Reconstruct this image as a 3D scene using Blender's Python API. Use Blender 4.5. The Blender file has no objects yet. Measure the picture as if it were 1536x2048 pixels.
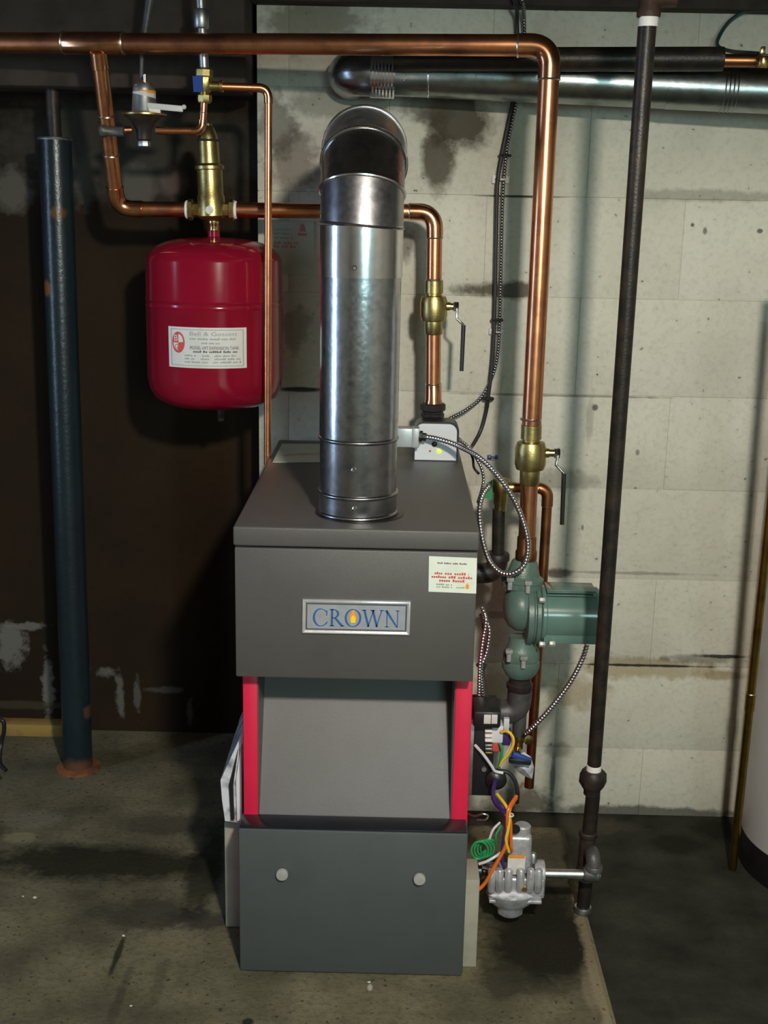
import bpy, bmesh, math, random
from mathutils import Vector as V, Matrix

random.seed(7)
SC = bpy.context.scene
COL = SC.collection
PI = math.pi
R_ = math.radians

# ------------------------------------------------------------------ camera
F_PX, PITCH, ROLL, YAW = 2400.0, R_(14.0), R_(1.15), R_(0.4)
IW, IH = 1536.0, 2048.0
YF = 2.02                                     # front face of the boiler (metres ahead of the camera)
_f0 = V((-math.sin(YAW), math.cos(YAW), 0))
_r0 = V((math.cos(YAW), math.sin(YAW), 0))
FWD = _f0 * math.cos(PITCH) + V((0, 0, -1)) * math.sin(PITCH)
_d0 = V((0, 0, -1)) * math.cos(PITCH) - _f0 * math.sin(PITCH)
RGT = _r0 * math.cos(ROLL) - _d0 * math.sin(ROLL)
DWN = _d0 * math.cos(ROLL) + _r0 * math.sin(ROLL)


def ray(px, py):
    return FWD + RGT * ((px - IW / 2) / F_PX) + DWN * ((py - IH / 2) / F_PX)


_q = ray(700, 1949)
CAM_H = -_q.z * YF / _q.y                     # boiler front stands on z = 0
CAMP = V((0, 0, CAM_H))


def P(px, py, Y):
    """the point at depth Y (metres from the camera along the room) seen at pixel px, py"""
    q = ray(px, py)
    return CAMP + q * (Y / q.y)


def PZ(px, py, z):
    q = ray(px, py)
    return CAMP + q * ((z - CAM_H) / q.z)


def mm(p):
    """metres per photo pixel at a point"""
    return (p - CAMP).dot(FWD) / F_PX


cam_d = bpy.data.cameras.new('camera')
cam = bpy.data.objects.new('camera', cam_d)
COL.objects.link(cam)
cam_d.sensor_fit = 'VERTICAL'
cam_d.sensor_height = 24.0
cam_d.sensor_width = 18.0
cam_d.lens = F_PX / IH * 24.0
cam_d.clip_start = 0.02
m = Matrix((RGT, -DWN, -FWD)).transposed().to_4x4()
m.translation = CAMP
cam.matrix_world = m
SC.camera = cam

# ------------------------------------------------------------------ light and exposure
SC.view_settings.view_transform = 'Standard'
SC.view_settings.look = 'None'
SC.view_settings.gamma = 1.0
SC.view_settings.use_curve_mapping = False
SC.view_settings.exposure = 0.0

w = bpy.data.worlds.new('world')
SC.world = w
w.use_nodes = True
w.node_tree.nodes['Background'].inputs[0].default_value = (0.55, 0.72, 1.0, 1)
w.node_tree.nodes['Background'].inputs[1].default_value = 1.5


def lamp(name, kind, loc, energy, color, size, size_y=None, target=None):
    d = bpy.data.lights.new(name, kind)
    d.energy = energy
    d.color = color
    if kind == 'POINT':
        d.shadow_soft_size = size
    else:
        d.shape = 'RECTANGLE'
        d.size = size
        d.size_y = size_y or size
    o = bpy.data.objects.new(name, d)
    COL.objects.link(o)
    o.location = loc
    if target is not None:
        o.rotation_euler = (V(target) - V(loc)).to_track_quat('-Z', 'Y').to_euler()
    return o


lamp('ceiling_bulb', 'POINT', (0.34, 0.15, 1.935), 190, (1.0, 0.92, 0.80), 0.055)
lamp('unseen_left_opening_daylight', 'AREA', (-2.38, 1.55, 1.25), 13, (0.50, 0.70, 1.0), 0.17, 1.3, (0, 1.55, 1.25))
lamp('front_fill_daylight', 'AREA', (1.0, -2.18, 1.55), 32, (0.60, 0.95, 0.92), 0.9, 0.5, (0.9, 2.5, 1.0))  # cool fill added behind the camera, at an unseen opening

# ------------------------------------------------------------------ mesh helpers


class G:
    def __init__(self):
        self.v = []
        self.f = []

    def add(self, vs, fs):
        n = len(self.v)
        self.v += [V(p) for p in vs]
        self.f += [[i + n for i in f] for f in fs]
        return self

    def box(self, lo, hi, bev=0.0, seg=2):
        c = (V(lo) + V(hi)) / 2
        s = V(hi) - V(lo)
        return self.obox(c, V((s.x, 0, 0)), V((0, s.y, 0)), V((0, 0, s.z)), bev, seg)

    def obox(self, c, ax, ay, az, bev=0.0, seg=2):
        """box with full edge vectors ax, ay, az"""
        bm = bmesh.new()
        L = (ax.length, ay.length, az.length)
        bmesh.ops.create_cube(bm, size=1.0)
        for v in bm.verts:
            v.co = V((v.co.x * L[0], v.co.y * L[1], v.co.z * L[2]))
        if bev > 0:
            bmesh.ops.bevel(bm, geom=bm.edges[:], offset=min(bev, min(L) * .45), segments=seg, profile=.5, affect='EDGES')
        X, Y, Z = ax.normalized(), ay.normalized(), az.normalized()
        bm.verts.index_update()
        self.add([c + X * v.co.x + Y * v.co.y + Z * v.co.z for v in bm.verts],
                 [[v.index for v in f.verts] for f in bm.faces])
        bm.free()
        return self

    def tube(self, path, r, n=20, caps=True):
        path = [V(p) for p in path]
        rr = r if isinstance(r, (list, tuple)) else [r] * len(path)
        N = len(path)
        t = []
        for i in range(N):
            a = path[max(i - 1, 0)]
            b = path[min(i + 1, N - 1)]
            d = (b - a)
            if d.length < 1e-9:
                d = path[min(i + 2, N - 1)] - path[max(i - 2, 0)]
            t.append(d.normalized())
        up = V((0, 0, 1)) if abs(t[0].z) < .9 else V((0, 1, 0))
        u = t[0].cross(up).normalized()
        vs, fs = [], []
        for i in range(N):
            u = (u - t[i] * u.dot(t[i])).normalized()
            w_ = t[i].cross(u)
            for k in range(n):
                a = 2 * PI * k / n
                vs.append(path[i] + (u * math.cos(a) + w_ * math.sin(a)) * rr[i])
        for i in range(N - 1):
            for k in range(n):
                k2 = (k + 1) % n
                fs.append([i * n + k, i * n + k2, (i + 1) * n + k2, (i + 1) * n + k])
        if caps:
            fs.append(list(range(n))[::-1])
            fs.append([(N - 1) * n + k for k in range(n)])
        return self.add(vs, fs)

    def lathe(self, prof, o, axis, n=28, sx=1.0, ref=None):
        """prof: (radius, height along axis). sx squashes one radial direction"""
        axis = V(axis).normalized()
        if ref is None:
            ref = V((0, 1, 0)) if abs(axis.y) < .9 else V((1, 0, 0))
        a1 = (ref - axis * ref.dot(axis)).normalized()
        a2 = axis.cross(a1)
        vs, fs = [], []
        for (r, h) in prof:
            for k in range(n):
                a = 2 * PI * k / n
                vs.append(V(o) + axis * h + a1 * (r * math.cos(a) * sx) + a2 * (r * math.sin(a)))
        N = len(prof)
        for i in range(N - 1):
            for k in range(n):
                k2 = (k + 1) % n
                fs.append([i * n + k, i * n + k2, (i + 1) * n + k2, (i + 1) * n + k])
        fs.append(list(range(n))[::-1])
        fs.append([(N - 1) * n + k for k in range(n)])
        return self.add(vs, fs)

    def hexa(self, o, axis, r, h, n=6):
        return self.lathe([(r * .9, 0), (r, h * .12), (r, h * .88), (r * .9, h)], o, axis, n)

    def ball(self, c, rx, ry=None, rz=None, n=16):
        ry = ry or rx
        rz = rz or rx
        vs, fs = [], []
        m_ = n // 2
        for i in range(1, m_):
            a = PI * i / m_
            for k in range(n):
                b = 2 * PI * k / n
                vs.append(V(c) + V((rx * math.sin(a) * math.cos(b), ry * math.sin(a) * math.sin(b), rz * math.cos(a))))
        for i in range(m_ - 2):
            for k in range(n):
                k2 = (k + 1) % n
                fs.append([i * n + k, (i + 1) * n + k, (i + 1) * n + k2, i * n + k2])
        t_ = len(vs)
        vs += [V(c) + V((0, 0, rz)), V(c) - V((0, 0, rz))]
        for k in range(n):
            k2 = (k + 1) % n
            fs.append([t_, k, k2])
            fs.append([t_ + 1, (m_ - 2) * n + k2, (m_ - 2) * n + k])
        return self.add(vs, fs)

    def prism(self, pts, ext):
        pts = [V(p) for p in pts]
        ext = V(ext)
        n = len(pts)
        nrm = V((0, 0, 0))
        for i in range(n):
            nrm += pts[i].cross(pts[(i + 1) % n])
        if nrm.dot(ext) > 0:
            pts = pts[::-1]
        vs = pts + [p + ext for p in pts]
        fs = [list(range(n)), [n + k for k in range(n)][::-1]]
        for k in range(n):
            k2 = (k + 1) % n
            fs.append([k2, k, n + k, n + k2])
        return self.add(vs, fs)

    def ring(self, c, axis, r, rt, n=28, nt=8):
        axis = V(axis).normalized()
        prof = [(r + rt * math.cos(2 * PI * k / nt), rt * math.sin(2 * PI * k / nt)) for k in range(nt)]
        ref = V((0, 1, 0)) if abs(axis.y) < .9 else V((1, 0, 0))
        a1 = (ref - axis * ref.dot(axis)).normalized()
        a2 = axis.cross(a1)
        vs, fs = [], []
        for k in range(n):
            a = 2 * PI * k / n
            for (q, h) in prof:
                vs.append(V(c) + axis * h + (a1 * math.cos(a) + a2 * math.sin(a)) * q)
        for k in range(n):
            k2 = (k + 1) % n
            for j in range(nt):
                j2 = (j + 1) % nt
                fs.append([k * nt + j, k2 * nt + j, k2 * nt + j2, k * nt + j2])
        return self.add(vs, fs)

    def mapped(self, fn):
        self.v = [fn(p) for p in self.v]
        return self

    def lo(self):
        return V((sum(p.x for p in self.v) / len(self.v), sum(p.y for p in self.v) / len(self.v), min(p.z for p in self.v)))


def spline(pts, n=10):
    pts = [V(p) for p in pts]
    q = [pts[0] * 2 - pts[1]] + pts + [pts[-1] * 2 - pts[-2]]
    out = []
    for i in range(1, len(q) - 2):
        a, b, c, d = q[i - 1:i + 3]
        for k in range(n):
            t = k / n
            out.append(.5 * ((2 * b) + (c - a) * t + (2 * a - 5 * b + 4 * c - d) * t * t + (3 * b - a - 3 * c + d) * t ** 3))
    out.append(pts[-1])
    return out


def fillet(pts, R, n=8):
    pts = [V(p) for p in pts]
    out = [pts[0]]
    for i in range(1, len(pts) - 1):
        a, b, c = pts[i - 1:i + 2]
        d1 = (a - b).normalized()
        d2 = (c - b).normalized()
        r = R[i - 1] if isinstance(R, (list, tuple)) else R
        p0, p2 = b + d1 * r, b + d2 * r
        for k in range(n + 1):
            t = k / n
            out.append(p0 * (1 - t) ** 2 + b * (2 * t * (1 - t)) * 1.0 + p2 * t * t)
    out.append(pts[-1])
    return out


def resample(path, step):
    out = [path[0]]
    acc = 0
    for a, b in zip(path, path[1:]):
        L = (b - a).length
        if L < 1e-9:
            continue
        d = step - acc
        while d <= L:
            out.append(a + (b - a) * (d / L))
            d += step
        acc = L - (d - step)
    return out


def armoured(path, r, pitch=0.0068, n=12):
    ps = resample(path, pitch / 4)
    rr = [r * (1.0, .95, .70, .95)[i % 4] for i in range(len(ps))]
    return G().tube(ps, rr, n)


# ------------------------------------------------------------------ objects


def thing(name, label, cat, loc, group=None):
    o = bpy.data.objects.new(name, None)
    COL.objects.link(o)
    o.location = loc
    o.empty_display_size = .02
    o['label'] = label
    o['category'] = cat
    if group:
        o['group'] = group
    return o


def root_loc(o):
    p = V((0, 0, 0))
    while o is not None:
        p = p + o.location
        o = o.parent
    return p


def part(name, g, mat, parent=None, label=None, sharp=38, kind=None):
    me = bpy.data.meshes.new(name)
    off = root_loc(parent) if parent is not None else g.lo()
    me.from_pydata([p - off for p in g.v], [], g.f)
    me.materials.append(mat)
    me.validate()
    bm = bmesh.new()
    bm.from_mesh(me)
    bmesh.ops.recalc_face_normals(bm, faces=bm.faces)
    bm.to_mesh(me)
    bm.free()
    me.shade_smooth()
    me.set_sharp_from_angle(angle=R_(sharp))
    o = bpy.data.objects.new(name, me)
    COL.objects.link(o)
    if parent is not None:
        o.parent = parent
    else:
        o.location = off
    if label:
        o['label'] = label
    if kind:
        o['kind'] = kind
    return o


def single(name, g, mat, label, cat, group=None, sharp=38):
    o = part(name, g, mat, None, label, sharp)
    o['category'] = cat
    if group:
        o['group'] = group
    return o


def struct(name, g, mat, parent=None, sharp=38):
    o = part(name, g, mat, parent, None, sharp)
    if parent is None:
        o['kind'] = 'structure'
    return o


# ------------------------------------------------------------------ materials
def new_mat(name):
    mt = bpy.data.materials.new(name)
    mt.use_nodes = True
    return mt, mt.node_tree, mt.node_tree.nodes['Principled BSDF']


def node(nt, t, **kw):
    n = nt.nodes.new(t)
    for k, v in kw.items():
        setattr(n, k, v)
    return n


def noise_of(nt, vec, scale, detail=4, rough=.55, dist=0.0):
    n = node(nt, 'ShaderNodeTexNoise')
    n.inputs['Scale'].default_value = scale
    n.inputs['Detail'].default_value = detail
    n.inputs['Roughness'].default_value = rough
    n.inputs['Distortion'].default_value = dist
    nt.links.new(vec, n.inputs['Vector'])
    return n.outputs['Fac']


def ramp(nt, fac, a, b, ca=(0, 0, 0, 1), cb=(1, 1, 1, 1)):
    r = node(nt, 'ShaderNodeValToRGB')
    r.color_ramp.elements[0].position = a
    r.color_ramp.elements[1].position = b
    r.color_ramp.elements[0].color = ca
    r.color_ramp.elements[1].color = cb
    nt.links.new(fac, r.inputs[0])
    return r.outputs[0]


def mix(nt, fac, a, b, mode='MIX'):
    n = node(nt, 'ShaderNodeMix', data_type='RGBA', blend_type=mode)
    if isinstance(fac, (int, float)):
        n.inputs[0].default_value = fac
    else:
        nt.links.new(fac, n.inputs[0])
    for i, c in ((6, a), (7, b)):
        if isinstance(c, (tuple, list)):
            n.inputs[i].default_value = tuple(c) + ((1,) if len(c) == 3 else ())
        else:
            nt.links.new(c, n.inputs[i])
    return n.outputs[2]


def math_(nt, op, a, b=0.0, clamp=False):
    n = node(nt, 'ShaderNodeMath', operation=op, use_clamp=clamp)
    for i, x in ((0, a), (1, b)):
        if isinstance(x, (int, float)):
            n.inputs[i].default_value = x
        else:
            nt.links.new(x, n.inputs[i])
    return n.outputs[0]


def mat(name, col, rough=.5, metal=0.0, var=.25, vscale=18, col2=None, bump=0.0, bscale=120, rvar=.12, spec=None,
        coat=0.0, patch=(.45, .7), aniso=0.0):
    """plain procedural surface: colour broken by noise, grain in the relief, uneven gloss"""
    mt, nt, b = new_mat(name)
    tc = node(nt, 'ShaderNodeTexCoord').outputs['Object']
    n1 = noise_of(nt, tc, vscale, 5)
    c2 = col2 or tuple(c * (1 - var) for c in col)
    nt.links.new(mix(nt, ramp(nt, n1, patch[0], patch[1]), col, c2), b.inputs['Base Color'])
    r = math_(nt, 'ADD', math_(nt, 'MULTIPLY', noise_of(nt, tc, vscale * 2.3, 3), rvar), rough - rvar / 2)
    nt.links.new(r, b.inputs['Roughness'])
    b.inputs['Metallic'].default_value = metal
    if spec is not None:
        b.inputs['Specular IOR Level'].default_value = spec
    if aniso:
        b.inputs['Anisotropic'].default_value = aniso
        tg = node(nt, 'ShaderNodeTangent', direction_type='RADIAL', axis='Z')
        nt.links.new(tg.outputs[0], b.inputs['Tangent'])
    if coat:
        b.inputs['Coat Weight'].default_value = coat
        b.inputs['Coat Roughness'].default_value = .08
    if bump:
        bp = node(nt, 'ShaderNodeBump')
        bp.inputs['Strength'].default_value = bump
        bp.inputs['Distance'].default_value = .002
        nt.links.new(noise_of(nt, tc, bscale, 3), bp.inputs['Height'])
        nt.links.new(bp.outputs[0], b.inputs['Normal'])
    return mt


def stained(name, col, col2, stains, rough=.85, scale=6, bump=.25, bscale=60, grain=.18, axes='xz', speck=None, spec=.2):
    """surface with stains and painted-in tones: stains = (u, v, ru, rv, colour, strength, edge noise)"""
    mt, nt, b = new_mat(name)
    pos = node(nt, 'ShaderNodeNewGeometry').outputs['Position']
    n1 = noise_of(nt, pos, scale, 6)
    c = mix(nt, ramp(nt, n1, .35, .7), col, col2)
    fine = noise_of(nt, pos, bscale, 4, .7)
    c = mix(nt, math_(nt, 'MULTIPLY', ramp(nt, fine, .48, .75), grain), c, tuple(x * .35 for x in col))
    sep = node(nt, 'ShaderNodeSeparateXYZ')
    nt.links.new(pos, sep.inputs[0])
    u_ = sep.outputs['XYZ'.index(axes[0].upper())]
    v_ = sep.outputs['XYZ'.index(axes[1].upper())]
    wob = noise_of(nt, pos, 9, 5, .65)
    wob2 = noise_of(nt, pos, 38, 4, .65)
    for (u, v, ru, rv, sc, st, ed) in stains:
        du = math_(nt, 'DIVIDE', math_(nt, 'SUBTRACT', u_, u), ru)
        dv = math_(nt, 'DIVIDE', math_(nt, 'SUBTRACT', v_, v), rv)
        d = math_(nt, 'SQRT', math_(nt, 'ADD', math_(nt, 'MULTIPLY', du, du), math_(nt, 'MULTIPLY', dv, dv)))
        d = math_(nt, 'ADD', d, math_(nt, 'MULTIPLY', math_(nt, 'SUBTRACT', wob, .5), ed))
        d = math_(nt, 'ADD', d, math_(nt, 'MULTIPLY', math_(nt, 'SUBTRACT', wob2, .5), ed * .7))
        k = ramp(nt, d, .55, 1.1, (1, 1, 1, 1), (0, 0, 0, 1))
        c = mix(nt, math_(nt, 'MULTIPLY', k, st), c, sc)
    if speck:
        sp = noise_of(nt, pos, speck[0], 2, .5)
        c = mix(nt, math_(nt, 'MULTIPLY', ramp(nt, sp, speck[1], speck[1] + .03), .8), c, speck[2])
    nt.links.new(c, b.inputs['Base Color'])
    b.inputs['Roughness'].default_value = rough
    b.inputs['Specular IOR Level'].default_value = spec
    bp = node(nt, 'ShaderNodeBump')
    bp.inputs['Strength'].default_value = bump
    bp.inputs['Distance'].default_value = .004
    h = math_(nt, 'ADD', fine, math_(nt, 'MULTIPLY', n1, .6))
    nt.links.new(h, bp.inputs['Height'])
    nt.links.new(bp.outputs[0], b.inputs['Normal'])
    return mt


def glow(name, col, e):
    mt, nt, b = new_mat(name)
    b.inputs['Base Color'].default_value = (*col, 1)
    b.inputs['Emission Color'].default_value = (*col, 1)
    b.inputs['Emission Strength'].default_value = e
    return mt


M = {}
M['copper'] = mat('copper', (.82, .36, .18), .29, 1, .35, 14, col2=(.50, .20, .12), rvar=.14)
M['copper_dull'] = mat('dull_copper', (.46, .20, .09), .34, 1, .4, 20, col2=(.25, .11, .06))
M['copper_fit'] = mat('copper_fitting', (.85, .42, .22), .22, 1, .3, 22, col2=(.55, .24, .13))
M['solder'] = mat('solder', (.75, .72, .66), .3, 1, .3, 60)
M['brass'] = mat('cast_brass', (.52, .42, .17), .36, 1, .3, 30, col2=(.34, .27, .11), bump=.15, bscale=300)
M['brass_bright'] = mat('bright_brass', (.85, .66, .28), .22, 1, .25, 40)
M['galv'] = mat('galvanised_steel', (.78, .80, .83), .17, 1, .18, 45, col2=(.66, .68, .72), rvar=.06, bump=.02, bscale=90, aniso=.55)
M['galv_dark'] = mat('dark_galvanised_steel', (.40, .40, .42), .26, 1, .3, 40, rvar=.1, aniso=.4)
M['galv_dull'] = mat('dull_galvanised_steel', (.55, .58, .58), .42, 1, .3, 30, col2=(.36, .38, .38), bump=.1)
M['chrome'] = mat('chrome', (.85, .85, .86), .14, 1, .1, 40)
M['knob'] = mat('satin_knob', (.62, .62, .60), .3, .5, .15, 60)
M['frame'] = mat('satin_silver_frame', (.62, .63, .64), .25, .45, .1, 60)
M['bolt'] = mat('zinc_bolt', (.40, .43, .42), .35, .2, .3, 60)
M['spangle'] = mat('spangled_steel', (.56, .60, .64), .20, 1, .3, 60, col2=(.40, .43, .47), rvar=.1, bump=.10, bscale=70, aniso=.55)
M['vent_steel'] = mat('greenish_vent_steel', (.30, .335, .33), .30, 1, .35, 30, col2=(.20, .23, .22), bump=.1)
M['brown_fit'] = mat('brown_rusty_fitting', (.050, .026, .016), .6, 0, .5, 35, bump=.4)
M['brass_pipe'] = mat('tarnished_olive_copper', (.34, .22, .055), .36, 1, .4, 24, col2=(.20, .12, .03))
M['armour'] = mat('steel_armour', (.74, .74, .77), .24, 1, .2, 80)
M['black_pipe'] = mat('black_iron', (.014, .0125, .011), .40, .0, .5, 30, col2=(.034, .024, .016), bump=.3, bscale=220, spec=.35)
M['iron_fit'] = mat('black_iron_fitting', (.020, .016, .015), .48, 0, .4, 35, col2=(.045, .030, .024), bump=.35, bscale=200, spec=.35)
M['iron_grey'] = mat('grey_cast_iron', (.10, .10, .10), .5, .4, .4, 35, bump=.35, bscale=200)
M['grey_paint'] = mat('charcoal_enamel', (.078, .076, .074), .40, 0, .08, 12, bump=.30, bscale=900, rvar=.05)
M['grey_door'] = mat('charcoal_door_enamel', (.066, .076, .080), .45, 0, .08, 12, bump=.30, bscale=900, rvar=.05)
M['grey_slope'] = mat('grey_slope_enamel', (.105, .102, .104), .42, 0, .06, 12, bump=.2, bscale=900, rvar=.05)
M['ledge'] = mat('dark_glossy_ledge', (.012, .013, .018), .22, 0, .2, 20)
M['red_paint'] = mat('red_enamel', (.62, .012, .055), .42, 0, .08, 12, bump=.12, bscale=700)
M['tank_red'] = mat('tank_red_gloss', (.225, .005, .021), .15, 0, .15, 10, rvar=.05, spec=.4)
M['plate'] = mat('brushed_plate', (.52, .56, .63), .36, .6, .1, 60)
M['ink_blue'] = mat('blue_ink', (.03, .10, .30), .4)
M['ink_black'] = mat('black_ink', (.06, .06, .08), .6)
M['ink_grey'] = mat('faded_grey_ink', (.28, .33, .31), .6)
M['ink_red'] = mat('red_ink', (.55, .07, .06), .6)
M['ink_pink'] = mat('faded_red_ink', (.55, .22, .20), .6)
M['ink_orange'] = mat('orange_ink', (.85, .30, .02), .5)
M['ink_yellow'] = mat('yellow_ink', (.85, .62, .02), .5)
M['paper'] = mat('paper', (.66, .72, .64), .7, 0, .08, 30)
M['paper_wall'] = mat('aged_paper', (.50, .56, .48), .8, 0, .15, 20)
M['label_white'] = mat('label_white', (.62, .62, .60), .5, 0, .08, 40)
M['white_plastic'] = mat('white_enamel', (.66, .68, .72), .4, 0, .06, 20)
M['grey_box'] = mat('pale_grey_zinc', (.42, .46, .47), .4, .3, .12, 30)
M['black_plastic'] = mat('black_plastic', (.014, .014, .016), .35, 0, .3, 40)
M['black_rubber'] = mat('black_rubber', (.02, .02, .021), .55, 0, .3, 40)
M['clear_bag'] = mat('clear_plastic_film', (.62, .64, .70), .18, 0, .45, 26, col2=(.10, .10, .13), rvar=.2, bump=.8, bscale=24)
M['pump'] = mat('green_cast_iron', (.10, .165, .14), .36, 0, .2, 20, bump=.22, bscale=240, rvar=.1)
M['pump_motor'] = mat('green_motor_enamel', (.12, .215, .185), .18, 0, .1, 16, rvar=.05)
M['rust'] = mat('rust', (.22, .085, .03), .8, 0, .5, 30, col2=(.10, .04, .02), bump=.5)
M['ptfe'] = mat('white_thread_tape', (.80, .78, .76), .6, 0, .08, 60)
M['green_wire'] = mat('green_wire', (.02, .30, .10), .4, 0, .2, 40)
M['green_tag'] = mat('green_tag', (.02, .22, .08), .5)
M['yellow_wire'] = mat('yellow_wire', (.80, .55, .04), .4)
M['orange_wire'] = mat('orange_wire', (.70, .16, .02), .4)
M['purple_wire'] = mat('purple_wire', (.045, .022, .15), .4)
M['white_wire'] = mat('white_wire', (.62, .64, .70), .4)
M['blue_plastic'] = mat('blue_plastic', (.02, .06, .30), .4)
M['teal_cable'] = mat('dark_green_cable', (.012, .045, .04), .45)
M['cast_alu'] = mat('cast_aluminium', (.58, .59, .62), .40, .55, .35, 50, bump=.3, bscale=180)
M['wood'] = mat('old_timber', (.045, .032, .022), .85, 0, .5, 14, bump=.4, bscale=40)
M['wood_yellow'] = mat('bare_pine', (.30, .19, .05), .8, 0, .4, 20, bump=.3, bscale=60)
M['heater'] = mat('pale_grey_enamel', (.50, .49, .50), .35, 0, .06, 8)
M['beige_metal'] = mat('beige_base_metal', (.34, .33, .27), .6, 0, .2, 18, bump=.15)
M['debris'] = mat('pale_chips', (.55, .52, .45), .8)
M['led'] = glow('green_led', (.45, 1.0, .03), 1.2)

# ------------------------------------------------------------------ positions of the room
YW, YR = 2.93, 3.10                 # cream block wall, dark alcove wall
ZLOW = -0.13                        # lower floor to the right of and behind the slab
XC = P(517, 700, YW).x              # corner where the cream wall stops
XS = PZ(1206, 1940, 0).x            # right edge of the slab
ZC = 2.15
XL0, XR0, Y0 = -2.4, 1.9, -2.2


def wz(px, py):
    p = P(px, py, YW)
    return p.x, p.z


def wst(px, py, rx, ry, col, s, ed):
    p = P(px, py, YW)
    k = mm(p)
    return (p.x, p.z, rx * k, ry * k, col, s, ed)


brown = (.055, .043, .024)
olive = (.13, .12, .085)
dark = (.03, .03, .028)
yel = (.28, .20, .06)
wall_stains_tones = [
    wst(915, 240, 85, 72, brown, .92, .9), wst(878, 320, 42, 80, brown, .85, 1.0), wst(850, 215, 60, 40, brown, .7, 1.2), wst(590, 330, 60, 70, brown, .55, 1.6),
    wst(550, 250, 45, 70, brown, .6, 1.5), wst(720, 205, 190, 36, olive, .55, 1.2), wst(810, 490, 24, 50, brown, .65, 1.3),
    wst(1010, 580, 125, 20, brown, .85, 1.2), wst(1400, 392, 210, 15, olive, .42, 1.3), wst(1290, 1335, 170, 26, yel, .55, 1.7),
    wst(1150, 1390, 60, 50, yel, .50, 1.9), wst(1450, 1313, 60, 5, dark, .95, 1.3), wst(1400, 1318, 90, 12, brown, .5, 1.6), wst(1290, 1331, 150, 3.5, dark, .95, 1.4), wst(1440, 1350, 60, 10, yel, .55, 1.6),
    wst(1040, 393, 95, 3, dark, .9, .6), wst(600, 779, 55, 7, dark, .92, .7), wst(640, 40, 150, 60, olive, .7, 1.3),  # last entry: broad olive tone near the top of the wall
    wst(1045, 1600, 80, 50, brown, .75, 1.3), wst(1300, 1625, 260, 16, dark, .75, 1.2), wst(1100, 791, 260, 3, brown, .55, 1.2),
    wst(1180, 840, 10, 70, olive, .35, 1.4), wst(1105, 1560, 7, 70, dark, .7, .9), wst(1120, 1500, 40, 20, olive, .5, 1.4),
    wst(1120, 960, 70, 26, brown, .40, 1.5), wst(1250, 1146, 200, 4, brown, .4, 1.4), wst(1120, 1146, 34, 12, brown, .7, 1.1),
    wst(590, 650, 30, 50, olive, .45, 2.2), wst(1500, 1200, 20, 500, brown, .14, 1.0),  # last entry: faint tall brown strip near the right end
    wst(1385, 450, 5, 5, dark, .8, .5), wst(1520, 462, 8, 6, dark, .8, .5), wst(1410, 462, 6, 9, dark, .7, .6),
    wst(1275, 905, 5, 8, dark, .6, .5), wst(1165, 1055, 4, 8, dark, .6, .5), wst(1190, 815, 8, 9, dark, .8, .6),
    wst(1060, 1146, 90, 5, olive, .6, 1.2), wst(1010, 1230, 60, 10, olive, .5, 1.6), wst(990, 1370, 50, 40, yel, .4, 2.2),
]
M['block'] = stained('painted_block', (.66, .65, .555), (.57, .56, .47), wall_stains_tones, .75, 5, .4, 75, .26,
                     speck=(75, .735, (.12, .10, .07)))
M['joint'] = stained('painted_joint', (.60, .58, .49), (.48, .46, .38), wall_stains_tones, .85, 7, .3, 70, .3)


def rst(px, py, rx, ry, col, s, ed):
    p = P(px, py, YR)
    k = mm(p)
    return (p.x, p.z, rx * k, ry * k, col, s, ed)


pale = (.11, .10, .08)
chalk = (.17, .165, .145)
alcove = [rst(260, 300, 330, 125, (.045, .041, .030), .95, .9), rst(275, 370, 48, 48, pale, .8, .7), rst(345, 365, 36, 34, (.13, .085, .075), .7, .9),
          rst(25, 380, 45, 55, pale, .75, 1.0), rst(175, 360, 30, 70, pale, .35, 1.3),
          rst(20, 1285, 34, 60, chalk, .75, 2.3), rst(60, 1252, 50, 10, chalk, .7, 2.3), rst(97, 1370, 14, 80, chalk, .75, 2.3),
          rst(215, 1345, 24, 13, chalk, .6, 2.3), rst(240, 1390, 11, 60, chalk, .55, 2.3), rst(275, 1390, 9, 50, chalk, .4, 2.3),
          rst(330, 1380, 50, 8, chalk, .3, 2.3), rst(380, 1420, 8, 40, chalk, .35, 2.3), rst(50, 1410, 120, 10, (.06, .05, .03), .6, .9)]
M['alcove'] = stained('tarred_wall', (.024, .0135, .0055), (.015, .009, .0045), alcove, .9, 4, .4, 50, .3)


def fst(px, py, rx, ry, col, s, ed, z=0.0):
    p = PZ(px, py, z)
    q = PZ(px, py + ry, z)
    k = mm(p)
    return (p.x, p.y, rx * k, abs(p.y - q.y), col, s, ed)


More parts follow.
